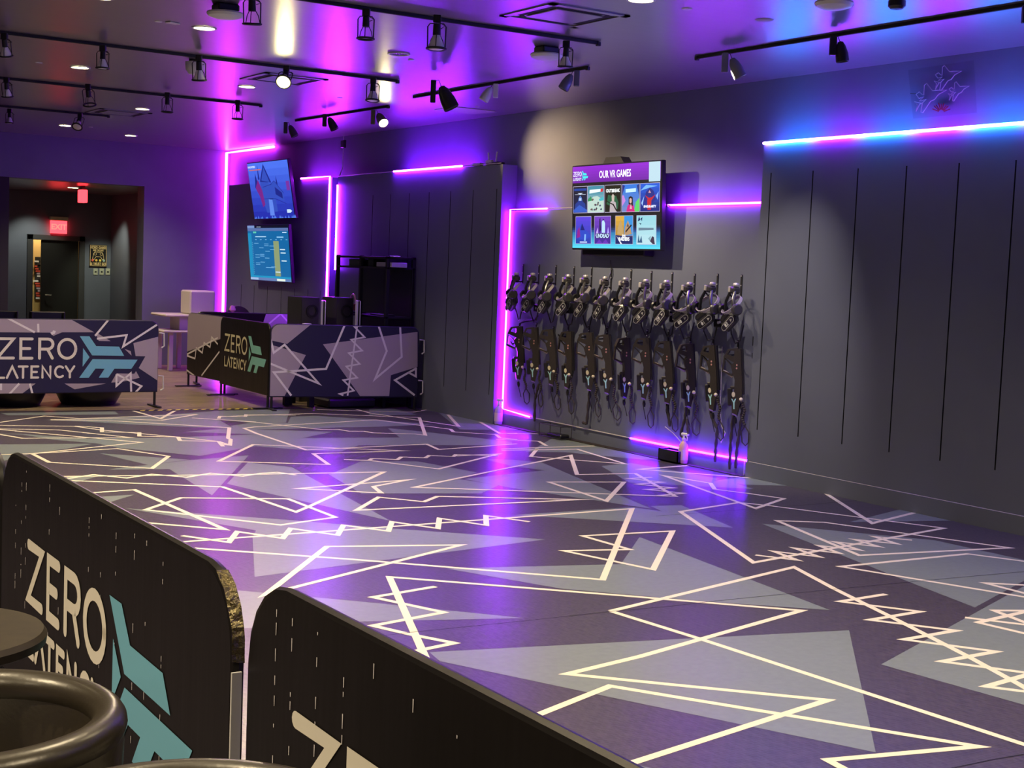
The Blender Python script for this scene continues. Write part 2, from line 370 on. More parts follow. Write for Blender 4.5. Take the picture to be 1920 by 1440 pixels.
# ------------------------------------------------------------------ patterned floor mat
SEG = []
def Z(ox, oy, s, pts): return [(ox+x/s, oy+y/s) for x, y in pts]
z1 = lambda p: Z(0, 740, 4, p)
z2 = lambda p: Z(480, 740, 4, p)
z3 = lambda p: Z(960, 780, 4, p)
z4 = lambda p: Z(1400, 860, 3.6923, p)
z5 = lambda p: Z(200, 920, 3.6923, p)
z6 = lambda p: Z(660, 900, 3.6923, p)
z7 = lambda p: Z(1100, 920, 3.6923, p)
z9 = lambda p: Z(1200, 1100, 2.66667, p)
GREYS = [
 z1([(0,137),(60,155),(890,148),(862,126),(350,132)]),
 z1([(340,190),(800,170),(1290,148),(1620,122),(2175,110),(2145,208),(1880,212),(1640,188),(1765,260),(1560,248),(1020,225),(700,205)]),
 z2([(-190,234),(0,205),(238,212),(262,165),(440,158),(900,188),(1330,225),(900,240),(0,262),(-160,258)]),
 z1([(1390,280),(1640,256),(1920,262),(2500,278),(2270,325),(1920,298)]),
 z1([(620,332),(940,326),(1270,322),(1920,298),(2270,325),(3000,322),(2905,250),(3210,282),(3840,355),(3840,378),(2690,380),(2560,425),(2305,418),(1920,386),(1500,460),(880,398),(720,365)]),
 z1([(-60,374),(700,368),(500,405),(235,442),(30,496),(-60,512)]),
 z1([(-60,290),(150,294),(640,328),(720,365),(400,338),(170,300)]),
 z1([(750,440),(1420,488),(1110,527)]),
 z1([(800,562),(1420,492),(1865,455),(1590,755),(1270,558)]),
 [(465,867),(547,876),(733,977),(480,920),(425,907)],
 z2([(545,598),(590,582),(790,500),(1210,500),(1660,584),(1500,630),(1820,680),(1690,740),(790,742)]),
 [(905,860),(960,862),(1015,867),(1222,954),(960,915),(870,898),(960,888),(1021,882),(960,874)],
 [(960,966),(1185,951),(1242,959),(1220,949),(1277,947),(1375,989.5),(1060,971)],
 [(1127,874),(1182,868),(1350,898),(1335,902),(1375,905),(1413,917),(1180,905)],
 [(1335,902),(1372,897),(1425,895),(1482,911),(1400,909)],
 [(1008,838),(1038,820),(1060,820),(1240,861),(1205,862),(1060,848),(985,847)],
 z2([(850,105),(1030,105),(1210,150),(850,155)]),
 z2([(1365,132),(1560,162),(1800,212),(1960,230),(1960,264),(1530,262)]),
 z1([(330,650),(440,612),(740,612),(490,680)]), z1([(640,772),(1010,750),(780,820)]),
 [(235,953),(540,975),(733,991),(1023,1011.6),(785,1042),(477.6,1081.7),(473.6,1009),(480,994.5)],
 [(836,1066),(1164,1058),(1199,1007),(1556,1144),(1336,1129),(1053,1104)],
 [(400,1103),(660,1126.5),(983,1159),(660,1166),(400,1182)],
 [(805,1223),(1260,1199),(1592,1182),(1642,1411),(1200,1319),(825,1240)],
 [(1652,1246),(1920,1099),(1990,1062),(2300,1300),(1960,1333)],
 [(1428,982),(1752,1013),(1920,1050),(2010,1072),(1960,1070),(1920,1089),(1828,1139),(1709,1093)],
 [(1592,979),(1688,955),(1783,976.5)],
 [(1180,1431),(1250,1447),(1240,1480),(1160,1460)],
]
LINES = [
 z1([(-60,212),(0,208),(335,160),(600,180),(1480,148)]), z1([(380,188),(860,180),(1210,193),(1480,148)]),
 z1([(1000,122),(1205,180),(1310,122)]),
 z1([(380,190),(870,198),(1720,248),(1710,328),(1730,335),(1725,380),(1660,372)]),
 z1([(-60,230),(560,238),(755,265),(1045,292),(1330,318),(1640,352),(1725,380)]),
 z1([(560,236),(765,248),(765,280),(1045,285),(1045,312),(1335,318),(1350,345),(1640,352),(1672,388)]),
 z1([(-60,256),(440,265),(980,322),(170,328),(-60,288)]),
 z1([(-60,258),(0,262),(1060,358),(240,443),(-60,452)]), z1([(240,443),(370,508),(1140,553),(1265,462),(880,405),(240,443)]),
 z1([(300,612),(520,628),(700,600),(950,626),(1140,597),(1400,620),(1580,590),(1820,612),(1960,590),(2080,583),(2220,603)]),
 [(70,894),(480,889.5),(720,885),(577,951),(555,960),(417,913),(80,899)],
 [(130,927),(252,918.5),(422,993),(200,974)],
 [(273,956),(339.5,933.5),(540,935.5),(629,970),(526,984.5),(273,956)],
 [(330,1017),(660,993),(1185,954),(1130,1087),(660,1049),(350,1027)],
 [(341,1004.5),(429,1017),(445,997),(530,1009.5),(545,991),(633,1003.5),(644,985),(728,996),(735,978.5),(821,991),(824,972),(912,985),(911,967),(993,978.5)],
 [(864.5,1022),(613,1025),(498,1115),(864.5,1022)],
 [(798,1234),(730,1082),(1180,1118),(1503,1145),(1200,1231),(1063,1264),(1260,1284),(1552,1313),(1200,1426),(1150,1442)],
 [(817,1100),(699,1120),(832,1148.4),(699,1173.4),(770,1190)], [(770,1190),(852,1206),(765,1224)],
 [(1145,1146),(1488.7,1063.5),(1564,1104),(1669,1156),(1815,1231),(1912,1284),(1990,1330)],
 [(1145,1146),(1312,1198),(1616,1297),(1920,1396),(2100,1450)],
 z9([(1230,38),(1000,75),(1400,125),(1150,167),(1580,220),(1320,265),(1780,325),(1510,375),(1960,435),(1730,500),(2040,540)]),
 [(1440,948),(1385,942.5),(1276,959.5),(1413,1055),(1770,990.5),(1440,948)],
 [(1400,925),(1470,935),(1417,953.5),(1245,892),(1332,906),(1340,917.5),(1400,925)],
 z4([(60,668),(350,703),(185,642),(500,680),(330,620),(640,655),(500,603),(780,633),(610,577),(915,610),(745,560),(1040,590),(880,540),(1145,565)]),
 z4([(545,240),(870,448),(1160,375)]), z4([(210,430),(780,670),(1820,618),(540,442),(210,430)]),
 z4([(2100,735),(1530,660),(650,748),(1920,958),(2100,985)]), z4([(2100,885),(1650,862),(2050,965)]),
 z9([(1625,155),(1960,195)]), z9([(2060,122),(1770,120),(1990,205)]), z9([(2060,95),(1690,180),(2040,262)]),
 [(1000,1344),(1144,1286.6),(1260,1306),(1834,1400),(1552,1425.5),(1620,1462)],
 [(1181,1030.5),(1057,1033),(1224.6,1068),(1261,996),(1092,1005),(1181,1030.5)],
 [(1029,904),(1170,904),(1137,939.5),(1029,904)],
 [(960,876),(1070,854),(1082,890),(1191,888),(1267,931),(960,920),(776,914),(960,876)],
 z3([(1050,460),(870,470),(1130,497),(935,512),(1210,540),(1010,552),(1290,580),(1095,598)]),
 z3([(1330,372),(950,400),(1860,470),(1960,500)]),
 z3([(-80,247),(620,225)]), z3([(190,245),(140,305),(850,360),(490,250),(-80,258)]), z3([(-120,175),(200,190),(260,225)]), z3([(-40,133),(210,133)]),
 [(710,932.5),(668,957),(1090.6,937),(820,931),(795,941),(710,932.5)],
 z2([(310,705),(1140,640),(880,690),(940,738),(310,705)]),
 z2([(660,487),(860,495),(1370,558),(1820,445),(1500,460)]), z2([(790,492),(850,492),(870,480),(1060,488),(1090,468),(1270,475),(1300,457),(1480,465),(1500,450),(1820,460)]),
 z2([(0,242),(-90,252),(0,290),(375,415),(1280,372),(1370,412),(1960,370)]),
 z2([(1110,422),(430,443),(545,525),(-280,500),(-20,375),(1110,422)]),
 z2([(-160,195),(0,208),(490,262),(620,262),(700,275),(810,275),(880,288),(1050,292),(1190,295),(1270,305),(1225,172),(1000,165),(430,142),(-280,165)]),
 z2([(750,110),(860,140),(1520,238),(1440,150)]), z2([(1680,205),(1830,292),(1960,290)]), z2([(0,242),(900,190),(1460,260),(1480,280),(1800,300),(1830,325),(1960,337)]),
 z2([(460,112),(620,118),(1180,132),(1300,110)]), z1([(1440,175),(1920,205)]), z1([(1640,180),(1650,162),(1840,165),(1845,150),(2220,155)]),
]
e0, e1, e2, e3 = pz(-200, 776), pz(260, 770), pz(520, 767), pz(805, 765.5)
CL = [(-2.5, -1), (7.885, -1), (7.885, 13.96), (6.18, 14.21), (-2.5, 15.05)]
b = MB(); b.prism(CL, .004, M_MAT, z0=-.004)
CLI = [(-2.49, -.99), (7.88, -.99), (7.88, 13.95), (6.18, 14.20), (-2.49, 15.04)]
for k, g in enumerate(GREYS): b.flat([tuple(pz(*p).xy) for p in g], M_GREY, z=.0003+.00001*k, clip=CLI)
for k, l in enumerate(LINES): b.line([tuple(pz(*p).xy) for p in l], .036, M_CREAM, z=.0008+.00001*k, clip=CLI)
for q in ([(690, 1196), (772, 1186), (991, 1164), (1144, 1147), (1260, 1137), (1344, 1127), (1474, 1114), (1733, 1089), (2000, 1065)], [(1230, 968), (1500, 948), (1640, 936)], [(1760, 1446), (1860, 1425), (1960, 1408)]): b.line([tuple(pz(*p).xy) for p in q], .004, M_GROOVE, z=.0018, clip=CLI)
one(b, 'floor_mat', 'huge vinyl play mat printed with grey shards and cream zigzag lines, covering the arena floor', 'floor mat', smooth=0)
# hazard tape along the mat edge
b = MB(); A, B = pz(252, 770.3), pz(522, 766.0); n = 34; ty = mat('tape_yellow', (.75, .62, .08), .5)
for i in range(n):
    p, q = A.lerp(B, i/n), A.lerp(B, (i+1)/n); o = Vector((.05, .055, 0)) ; b.add([p+Vector((0, -.02, .0018)), q+Vector((0, -.02, .0018)), q+o+Vector((0, 0, .0018)), p+o+Vector((0, 0, .0018))], [(0, 1, 2, 3)], ty if i % 2 else M_BLACK)
one(b, 'hazard_tape', 'yellow and black striped tape along the far edge of the floor mat', 'tape', smooth=0)

# ------------------------------------------------------------------ LED strips
def led(pts, m, label, r=.009, lit=True, n=6):
    b = MB(); b.tube(pts, r, m, n); return one(b, 'led_strip', label, 'led light', 'led strips on the walls')
led([(7.90, 20.30, .02), (7.90, 20.30, 3.205), (7.94, 18.62, 3.215)], L_MAG, 'thick magenta led strip rising up the far corner and bending along the ceiling', r=.022)
led([(7.832, 17.42, 2.722), (7.832, 16.53, 2.722), (7.832, 16.53, 1.0)], L_MG2, 'magenta led strip turning down right of the two stacked screens', r=.012)
led([(7.785, 16.20, 2.60), (7.785, 16.20, 1.53)], L_PUR, 'short upright violet led strip on the middle panel edge beside the black shelving', r=.011)
ya, yb = px(740, 324, MX_).y, px(868, 314, MX_).y
led([(7.788, ya, 2.712), (7.788, yb, 2.712)], L_PUR, 'level purple led strip on top of the middle wall panel', r=.010)
led([(7.885, 11.62, 2.238), (7.885, 12.295, 2.238), (7.885, 12.295, .165), (7.885, 11.78, .135)], L_PU2, 'tall purple led strip framing the left side of the headset wall')
led([(7.885, 9.725, 2.238), (7.885, 8.53, 2.238)], L_PU2, 'level purple led strip right of the game menu screen')
led([(7.875, 10.09, .124), (7.875, 9.3, .122), (7.875, 8.47, .130)], L_VIO, 'violet led strip near the floor below the hanging guns')
led([(7.835, 8.49, 2.708), (7.835, 7., 2.708), (7.835, 4, 2.708), (7.835, -2, 2.708)], L_MIX, 'long led strip fading between blue and purple on top of the right wall panel', r=.011)
mw = mat('unlit_led_strip', (.6, .56, .55), .5)
def wire(pts, label, r=.004, m=mw, name='cable', cat='cable'):
    return one(MB().tube(pts, r, m, 6), name, label, cat)
wire([(7.79, 16.20, 2.712), (7.79, ya+.02, 2.712)], 'unlit white led strip on the middle panel top, left of the purple part', .005, name='led_strip', cat='led light')
wire([(7.79, yb-.02, 2.712), (7.79, 12.36, 2.712)], 'unlit white led strip on the middle panel top, right end', .005, name='led_strip', cat='led light')
wire([(7.885, 11.60, 2.238), (7.885, 10.8, 2.243)], 'unlit white led strip running behind the game menu screen', .005, name='led_strip', cat='led light')
wire([(7.88, 11.76, .135), (7.88, 10.11, .124)], 'unlit white led strip along the baseboard under the left guns', .005, name='led_strip', cat='led light')
wire([(7.838, 8.46, .132), (7.838, 4, .128), (7.838, -2, .128)], 'thin pale strip on the baseboard of the right wall panel', .0025, name='trim_strip', cat='trim')
wire([(7.87, 8.55, .12), (7.87, 8.55, .005)], 'short white cable dropping from the violet led strip to the floor', .004)

# ------------------------------------------------------------------ ceiling fixtures
def downlight(p, label, on=True, k_=1.):
    t = thing('downlight', label, 'ceiling light', (p.x, p.y, CZ), 'recessed ceiling downlights')
    MB().lathe([(.072, -.001), (.088, -.001), (.088, -.007), (.074, -.007), (.072, -.001)], M_WHITE, 24, M=T(p.x, p.y, CZ), cap=False).build('trim_ring', t)
    if on:
        MB().lathe([(0, -.003), (.073, -.003)], M_DOWN, 24, M=T(p.x, p.y, CZ), cap=False).build('lens', t)
        spot('downlight_beam', (p.x, p.y, CZ-.02), (p.x, p.y, 0), DOWN_W*k_, WARM, 125, .8, .07)
    else:
        b = MB()
        for k in range(10):
            a0, a1 = k*math.pi/5, (k+1)*math.pi/5
            b.add([(0, 0, -.002), (.073*math.cos(a0), .073*math.sin(a0), -.002), (.073*math.cos(a1), .073*math.sin(a1), -.002)], [(0, 2, 1)], M_CHROME if k % 2 else M_DARK, M=T(p.x, p.y, CZ))
        b.build('reflector', t)
for (x, y, on, l) in [(383, 52, 1, 'lit round downlight right of the small square detector'), (150, 126, 1, 'lit round downlight left of the white spotlight bulb'), (463, 162, 1, 'lit round downlight just left of the glaring spotlight'),
        (267, 204, 1, 'lit round downlight above the corridor wall, beside the dark vent'), (122, 235, 1, 'lit round downlight near the back wall, left of the tilted pink bulb'), (245, 254, 1, 'lit round downlight nearest the security camera'),
        (1202, -1, 1, 'lit round downlight cut by the top edge above the menu screen'), (748, 101, 0, 'unlit round downlight with mirrored reflector among purple glow'), (190, -6, 1, 'lit round downlight cut by the top edge at left')]:
    downlight(pz(x, y, CZ), l, bool(on))
for (x, y) in [(5.2, 3.8), (3.6, 6.76), (3.6, 3.8), (2.0, 6.76), (2., 3.8), (2., 9.75), (2., 12.64), (.4, 6.76), (.4, 3.2), (2., .9), (4.4, .9), (6.6, 2.2), (-1.2, 3.8), (-1.2, .9), (-1.2, 6.76), (-2.8, 2.3)]:
    downlight(Vector((x, y, CZ)), 'unseen lit round downlight extending the ceiling grid', k_=2.2 if x < 0 else 1.)  # unseen; the boosted ones are added to brighten the near barriers and chairs
RZc = CZ-.036
def rail(a, c, label):
    a, c = Vector(a), Vector(c); f = frame(((a+c)/2)[:], (c-a)[:], (0, 0, 1)); L = (c-a).length
    t = thing('track_rail', label, 'track rail', ((a+c)/2)[:2]+(CZ,), 'spotlight tracks')
    b = MB(); b.box((0, 0, -.012), (L, .02, .024), M_MATTE, M=T(*((a+c)/2)) @ RZ(math.degrees(math.atan2((c-a).y, (c-a).x))), ch=.003); b.build('rail', t)
    b = MB(); b.box(c+Vector((0, 0, -.018)), (.03, .03, .03), M_BLACK, ch=.004); b.build('end_cap', t)
rail((.4, 11.07, CZ), (5.88, 11.09, CZ), 'black spotlight track crossing the left ceiling in front of the glaring lamp')
rail((2.2, 8.19, CZ), (5.9, 8.14, CZ), 'black spotlight track crossing above the centre, ending near the ceiling vent')
rail((1.2, 13.97, CZ), (5.80, 13.97, CZ), 'thin black spotlight track third from the front on the left')
rail((2.2, 16.66, CZ), (5.0, 16.63, CZ), 'faint black spotlight track nearest the back wall')
rail((6.54, 12.0, CZ), (6.54, 9.15, CZ), 'black track angled toward the wall above the game menu screen')
rail((6.70, 15.1, CZ), (6.74, 12.9, CZ), 'short black track angled toward the wall above the middle panel')
rail((6.79, 2.0, CZ), (6.79, 8.12, CZ), 'long black track over the right wall panel')
M_BULB = mat('frosted_white_bulb', (.92, .9, .94), .35, spec=.5)
M_GLOW = em((1, .93, .62), 40)
def gimbal(x, ym, yb, label, bulb='white', tilt=0, az=0, ring=True, glow=False):
    p = pz(x, ym, CZ-.04); d = ray(x, yb); k = math.hypot(p.x, p.y)/math.hypot(d.x, d.y); zb = EYE+k*d.z
    H = max(.13, p.z-zb); s = H/.2
    t = thing('track_spotlight', label, 'spotlight', p[:], 'ring spotlights')
    M0 = T(*p) @ RZ(-33); b = MB(); b.box((0, 0, -.012), (.05, .03, .05), M_BLACK, M=M0, ch=.004); b.build('track_adapter', t)
    M1 = M0 @ T(0, 0, -.04*s) @ RZ(az) @ RX(tilt) @ Matrix.Diagonal((s*1.22, s*1.22, s, 1))
    b = MB(); b.tube([(-.045, 0, -.155), (-.047, 0, -.02), (-.035, 0, 0), (.035, 0, 0), (.047, 0, -.02), (.045, 0, -.155)], .0035, M_MATTE, 6, M=M1); b.build('yoke', t)
    b = MB(); b.lathe([(.012, 0), (.019, -.004), (.021, -.07), (.016, -.075)], M_MATTE, 14, M=M1); b.build('socket', t)
    b = MB(); b.tube([(.047*math.cos(a*math.pi/10), .047*math.sin(a*math.pi/10), -.155) for a in range(20)], .008, M_MATTE, 6, closed=True, M=M1)
    for a in (30, 150, 270): c = math.radians(a); b.tube([(.02*math.cos(c), .02*math.sin(c), -.07), (.035*math.cos(c), .035*math.sin(c), -.1), (.045*math.cos(c), .045*math.sin(c), -.15)], .0025, M_MATTE, 5, M=M1)
    b.build('lamp_ring', t)
    if bulb:
        m = M_BULB if bulb == 'white' else M_DARK
        b = MB(); b.lathe([(.017, -.07), (.022, -.085), (.041, -.14), (.043, -.155)], m, 20, M=M1, cap=False); b.lathe([(.043, -.155), (.036, -.175), (.02, -.185), (0, -.188)] if glow else [(.043, -.155), (.03, -.161), (0, -.163)], M_GLOW if glow else m, 20, M=M1, cap=False); b.build('bulb', t)
    c = M1 @ Vector((0, 0, -.10)); MB().tube([M0 @ Vector((.01, 0, -.03)), M0 @ Vector((.05, .02, -.05)), M1 @ Vector((.02, .01, -.03))], .003, M_CABLE, 5).build('wire', t)
    return t
def bullet(x, ym, yb, label, m=M_BLACK, side=1, tilt=28, az=0, glow=False):
    p = pz(x, ym, CZ-.04); d = ray(x, yb); k = math.hypot(p.x, p.y)/math.hypot(d.x, d.y); s = max(.12, p.z-(EYE+k*d.z))/.2
    t = thing('track_spotlight', label, 'spotlight', p[:], 'bullet spotlights')
    M0 = T(*p) @ RZ(-33+az); b = MB(); b.box((0, 0, -.065*s), (.045, .032, .13*s), m, M=M0, ch=.005); b.build('ballast', t)
    M1 = M0 @ T(side*.05*s, 0, -.045*s) @ RY(side*-tilt) @ RX(-42 if glow else 0) @ Matrix.Scale(s, 4)
    b = MB(); b.lathe([(0, .015), (.018, .008), (.033, -.02), (.044, -.07), (.046, -.125), (.042, -.13), (.036, -.105)], m, 22, M=M1, cap=False); b.build('lamp_head', t)
    b = MB(); b.lathe([(0, -.145), (.02, -.142), (.038, -.128), (.04, -.112)] if glow else [(0, -.112), (.038, -.112)], M_GLOW if glow else M_BULB, 20, M=M1, cap=False); b.build('lens', t)
    MB().tube([M0 @ Vector((0, 0, -.01)), M0 @ Vector((side*.03*s, 0, .0)), M1 @ Vector((0, 0, 0))], .003, M_CABLE, 5).build('wire', t)
    return t
gimbal(8, 65, 106, 'white bulb spotlight cut by the left edge of the picture', tilt=20)
gimbal(193, 88, 129, 'white bulb ring spotlight hanging straight left of the rounded emergency lamp')
gimbal(373, 106, 151, 'white bulb ring spotlight in front of the rounded emergency lamp', tilt=12)
gimbal(473, -12, 46, 'empty black ring spotlight beside the white dome at the top edge', bulb=None, tilt=8)
gimbal(687, 20, 74, 'empty black ring spotlight left of the mirrored downlight', bulb=None)
gimbal(820, 32, 93, 'tall black ring spotlight with a flat white bulb above the centre')
gimbal(700, 148, 190, 'black ring spotlight against the pale ceiling reflection', tilt=-6)
gimbal(1062, 80, 126, 'white cone bulb spotlight in front of the round white dome', tilt=6)
gimbal(537, 126, 172, 'glaring yellow spotlight aimed at the viewer', tilt=-52, glow=True)
gimbal(12, 148, 182, 'dim spotlight low at the left edge', tilt=15)
gimbal(165, 160, 199, 'empty tilted black ring spotlight on the third track', bulb=None, tilt=25)
gimbal(314, 176, 211, 'small square-looking empty spotlight above the back wall', bulb=None)
gimbal(446, 190, 224, 'empty black spotlight frame over the magenta corner strip', bulb=None)
gimbal(18, 206, 231, 'small white bulb spotlight low at the left edge near the back wall')
gimbal(150, 214, 246, 'tilted spotlight showing a pink lit disc', tilt=-40)
bullet(813, 150, 216, 'black bullet spotlight at the left end of the track above the menu screen')
bullet(930, 157, 198, 'white bullet spotlight in the middle of the track above the menu screen', M_WHITE, -1)
bullet(1082, 132, 178, 'smoky grey bullet spotlight at the right end of the track above the menu screen', mat('smoky_grey', (.16, .16, .22), .2), -1)
bullet(1360, 99, 156, 'grey bullet spotlight above the left end of the right wall panel', mat('mid_grey', (.2, .2, .22), .35), 1)
bullet(1563, 68, 123, 'black bullet spotlight in the middle of the long right track', M_BLACK, 1, 10)
bullet(1925, 10, 62, 'black bullet spotlight cut by the right edge', M_BLACK, 1)
bullet(536, 229, 262, 'dark bullet spotlight above the upper wall screen', M_DARK, 1)
bullet(609, 214, 250, 'small black bullet spotlight between the two wall screens and the lit lamp', M_BLACK, 1)
bullet(700, 206, 248, 'lit yellow bullet spotlight glaring over the middle wall panel', mat('olive_shell', (.12, .11, .07), .4), 1, 35, glow=True)
# their real light
def wp(x, ym, dz=-.15): p = pz(x, ym, CZ-.04); return Vector((p.x, p.y, p.z+dz))
spot('spot_menu_wall', wp(940, 157, -.13), (7.95, 10.1, 1.1), SPOT_W*1.05, WARM, 100, 1., .018)
spot('spot_headsets', wp(1080, 132, -.13), (7.9, 9.1, 1.3), SPOT_W*.35, (1, .84, .62), 80, .8, .02)
spot('spot_panel', wp(1370, 99, -.13), (7.85, 8.15, 1.2), SPOT_W*.9, (1, .86, .70), 52, .9, .03)
spot('spot_middle', wp(712, 206, -.13), (7.98, 11.5, 2.7), SPOT_W*3.4, (1, .70, .36), 42, 1., .03)
spot('spot_glare', wp(537, 126, -.20), (3.4, 7.6, 0), SPOT_W*.8, WARM, 90, .8, .04)
def ceiling_box(name, label, cat, x, y, wd, dp, h, m=M_WHITE, ch=.01, rot=0):
    p = pz(x, y, CZ); b = MB(); b.box((0, 0, -h/2-.0005), (wd, dp, h), m, M=T(*p) @ RZ(rot), ch=ch); return one(b, name, label, cat)
def dome(x, y, r, label, drop=.05):
    p = pz(x, y, CZ); t = thing('wifi_dome', label, 'ceiling device', p[:], 'round white ceiling domes')
    MB().box((0, 0, -drop/2), (r*1.2, r*1.1, drop), M_BLACK, M=T(*p), ch=.01).build('bracket', t)
    MB().lathe([(0, -drop-.045), (r*.5, -drop-.043), (r*.9, -drop-.028), (r, -drop-.012), (r*.96, -drop-.002), (0, -drop)], M_WHITE, 32, M=T(*p)).build('cover', t)
dome(423, 8, .12, 'white dome access point at the top left beside a black ring lamp')
dome(1025, 88, .12, 'white dome access point behind the cone bulb spotlight')
dome(1565, -14, .11, 'white dome access point cut by the top edge at right')
p = pz(366, 112, CZ); t = thing('emergency_lamp', 'rounded white emergency lamp hanging behind a ring spotlight', 'emergency light', p[:])
b = MB(); b.lathe([(0, -.13), (.05, -.12), (.075, -.085), (.08, -.04), (.08, -.02)], M_WHITE, 24, M=T(*p)); b.build('cover', t); MB().cyl(p+Vector((0, 0, -.02)), p, .05, M_DARK).build('mount', t)
for (x, y, r, l) in [(297, 40, .028, 'small round white disc left of the square detector'), (73, 117, .03, 'small round white disc on the far left ceiling'), (771, 112, .028, 'small pale disc right of the mirrored downlight'), (1288, 16, .035, 'round pale disc right of the top edge downlight'),
                      (637, 183, .03, 'small round disc beside the lit spotlight'), (170, 238, .03, 'small white disc right of the pink disc spotlight'), (897, 164, .02, 'tiny white disc left of the white bullet spotlight'), (895, 200, .025, 'tiny white disc over the access hatch'), (1000, 147, .02, 'tiny white disc on the ceiling above the track'), (1433, 37, .06, 'dark rimmed round speaker grille on the blue lit ceiling')]:
    p = pz(x, y, CZ); one(MB().lathe([(0, -.006), (r*.8, -.006), (r, -.001)], M_WHITE if r < .05 else M_BLIL, 18, M=T(*p), cap=False), 'ceiling_disc', l, 'sprinkler cover', 'small ceiling discs')
ceiling_box('smoke_detector', 'small square white detector beside the top left downlight', 'detector', 324, 42, .09, .06, .008, ch=.002, rot=20)
p = pz(1682, 2, CZ); one(MB().lathe([(.05, 0), (.05, -.03), (.035, -.045), (0, -.05)], M_BLACK, 20, M=T(*p)), 'smoke_detector', 'round black detector cut by the top edge over the right wall', 'detector')
p = pz(876, 207, CZ); one(MB().box((0, 0, -.004), (.5, .42, .006), M_BLIL, M=T(p.x-.02, p.y, p.z)), 'access_hatch', 'flat pale square access hatch in the ceiling by the middle panel', 'hatch')
def vent(x, y, s, label):
    p = pz(x, y, CZ); t = thing('ceiling_vent', label, 'air vent', p[:], 'square ceiling vents')
    b = MB()
    for i in range(4): b.box((0, s*.46, -.004), (s, s*.08, .008), M_CEIL, M=T(*p) @ RZ(90*i))
    b.build('vent_frame', t)
    b = MB()
    for i in range(4): b.box((0, s*.37, .0), (s*.66, s*.10, .004), M_GROOVE, M=T(*p) @ RZ(90*i))
    b.build('air_slot', t)
    MB().box((0, 0, -.006), (s*.60, s*.60, .008), M_CEIL, M=T(*p), ch=.003).build('centre_plate', t)
vent(1058, 29, .60, 'square four-way ceiling vent beside the centre track')
vent(532, 148, .60, 'square ceiling vent behind the glaring spotlight')
vent(222, 211, .60, 'dark square ceiling vent left of the small downlight near the back wall')
p = pz(400, 268, CZ); 
p = py(325, 264, BY-.5); t = thing('security_camera', 'small white dome security camera under the ceiling by the back wall', 'security camera', (p.x, p.y, CZ))
MB().cyl((p.x, p.y, CZ), (p.x, p.y, p.z+.02), .045, M_WHITE).build('mount', t)
MB().lathe([(.045, .02), (.048, -.02), (.03, -.055), (0, -.06)], M_WHITE, 18, M=T(*p)).build('housing', t); MB().box(p+Vector((-.01, -.045, -.02)), (.035, .02, .03), mat('red_lens', (.3, .03, .04), .2)).build('lens', t)
# exit signs
M_EXIT = mat('exit_red_glow', (.5, .02, .03), .4, emit=(1, .03, .04), es=2.2)
p = py(109, 420, CB-.03); t = thing('exit_sign', 'red glowing exit sign with white top above the black door', 'exit sign', p[:])
MB().box(p+Vector((0, -.03, .09)), (.31, .10, .07), mat('cream_housing', (.8, .72, .5), .4), ch=.01).build('housing', t)
b = MB(); b.box(p+Vector((0, -.03, -.055)), (.28, .05, .22), M_EXIT, ch=.005); b.text('EXIT', .13, em((1, .38, .34), 2.5), M=frame((p.x, p.y-.056, p.z-.055), (1, 0, 0), (0, 0, 1)), bold=.004); b.build('red_panel', t)
p = py(155, 368, 22.3); t = thing('exit_sign', 'small red exit sign hanging edge-on from the corridor ceiling', 'exit sign', p[:])
MB().box(p, (.10, .2, .20), M_EXIT, ch=.008).build('red_panel', t); MB().box(p+Vector((0, 0, .14)), (.05, .1, .08), M_DARK).build('mount', t)
p = Vector((py(137, 350, 23.).x, 23.0, 2.66)); t = thing('downlight', 'lit downlight in the corridor beyond the opening', 'ceiling light', p[:])
MB().lathe([(0, -.004), (.085, -.004)], M_DOWN, 20, M=T(*p), cap=False).build('lens', t); MB().lathe([(.085, -.001), (.1, -.001), (.1, -.006), (.085, -.006)], M_WHITE, 20, M=T(*p), cap=False).build('trim_ring', t)
spot('corridor_wash', (6.2, 24.2, 2.62), (6.2, 25.0, 1.2), 22, (.95, 1, .72), 70, .7)
spot('corridor_wash_right', (7.2, 23.9, 2.62), (7.45, 24.7, 1.0), 34, (.95, 1, .66), 60, .7)
# sign and switches
def board(name, label, cat, pa, pb, Y):
    a, c = py(*pa, Y), py(*pb, Y); t = thing(name, label, cat, ((a.x+c.x)/2, Y, c.z)); return a, c, t
a, c, t = board('wall_sign', 'black framed sign with a game controller and coloured buttons beside the door', 'sign', (167.5, 458.5), (199, 500), CB)
W, H = c.x-a.x, a.z-c.z; b = MB(); b.bx((a.x, CB-.03, c.z), (c.x, CB, a.z), M_BLACK, .003); b.build('backing', t)
b = MB(); f = frame((a.x, CB-.032, c.z), (1, 0, 0), (0, 0, 1)); tan = mat('sign_gold', (.75, .55, .28), .5)
b.line([(.01, .01), (W-.01, .01), (W-.01, H-.01), (.01, H-.01), (.01, .01)], .008, tan, f)
b.text('VIDEO GAMES', .062, tan, f @ T(W/2, H*.87), sx=.72, bold=.003); b.text('ARE CALLING', .042, tan, f @ T(W/2, H*.745), sx=.72, bold=.002); b.text('& I MUST GO', .066, tan, f @ T(W/2, H*.11), sx=.72, bold=.003)
cp = [(-.10, -.07), (-.085, .02), (-.06, .055), (-.03, .05), (.03, .05), (.06, .055), (.085, .02), (.10, -.07), (.075, -.085), (.04, -.03), (-.04, -.03), (-.075, -.085), (-.10, -.07)]
b.line(cp, .008, tan, f @ T(W/2, H*.53), lim=2)
for sx in (-1, 1): b.line([(sx*.055+.022*math.cos(k*math.pi/6), .012+.022*math.sin(k*math.pi/6)) for k in range(13)], .006, tan, f @ T(W/2, H*.54))
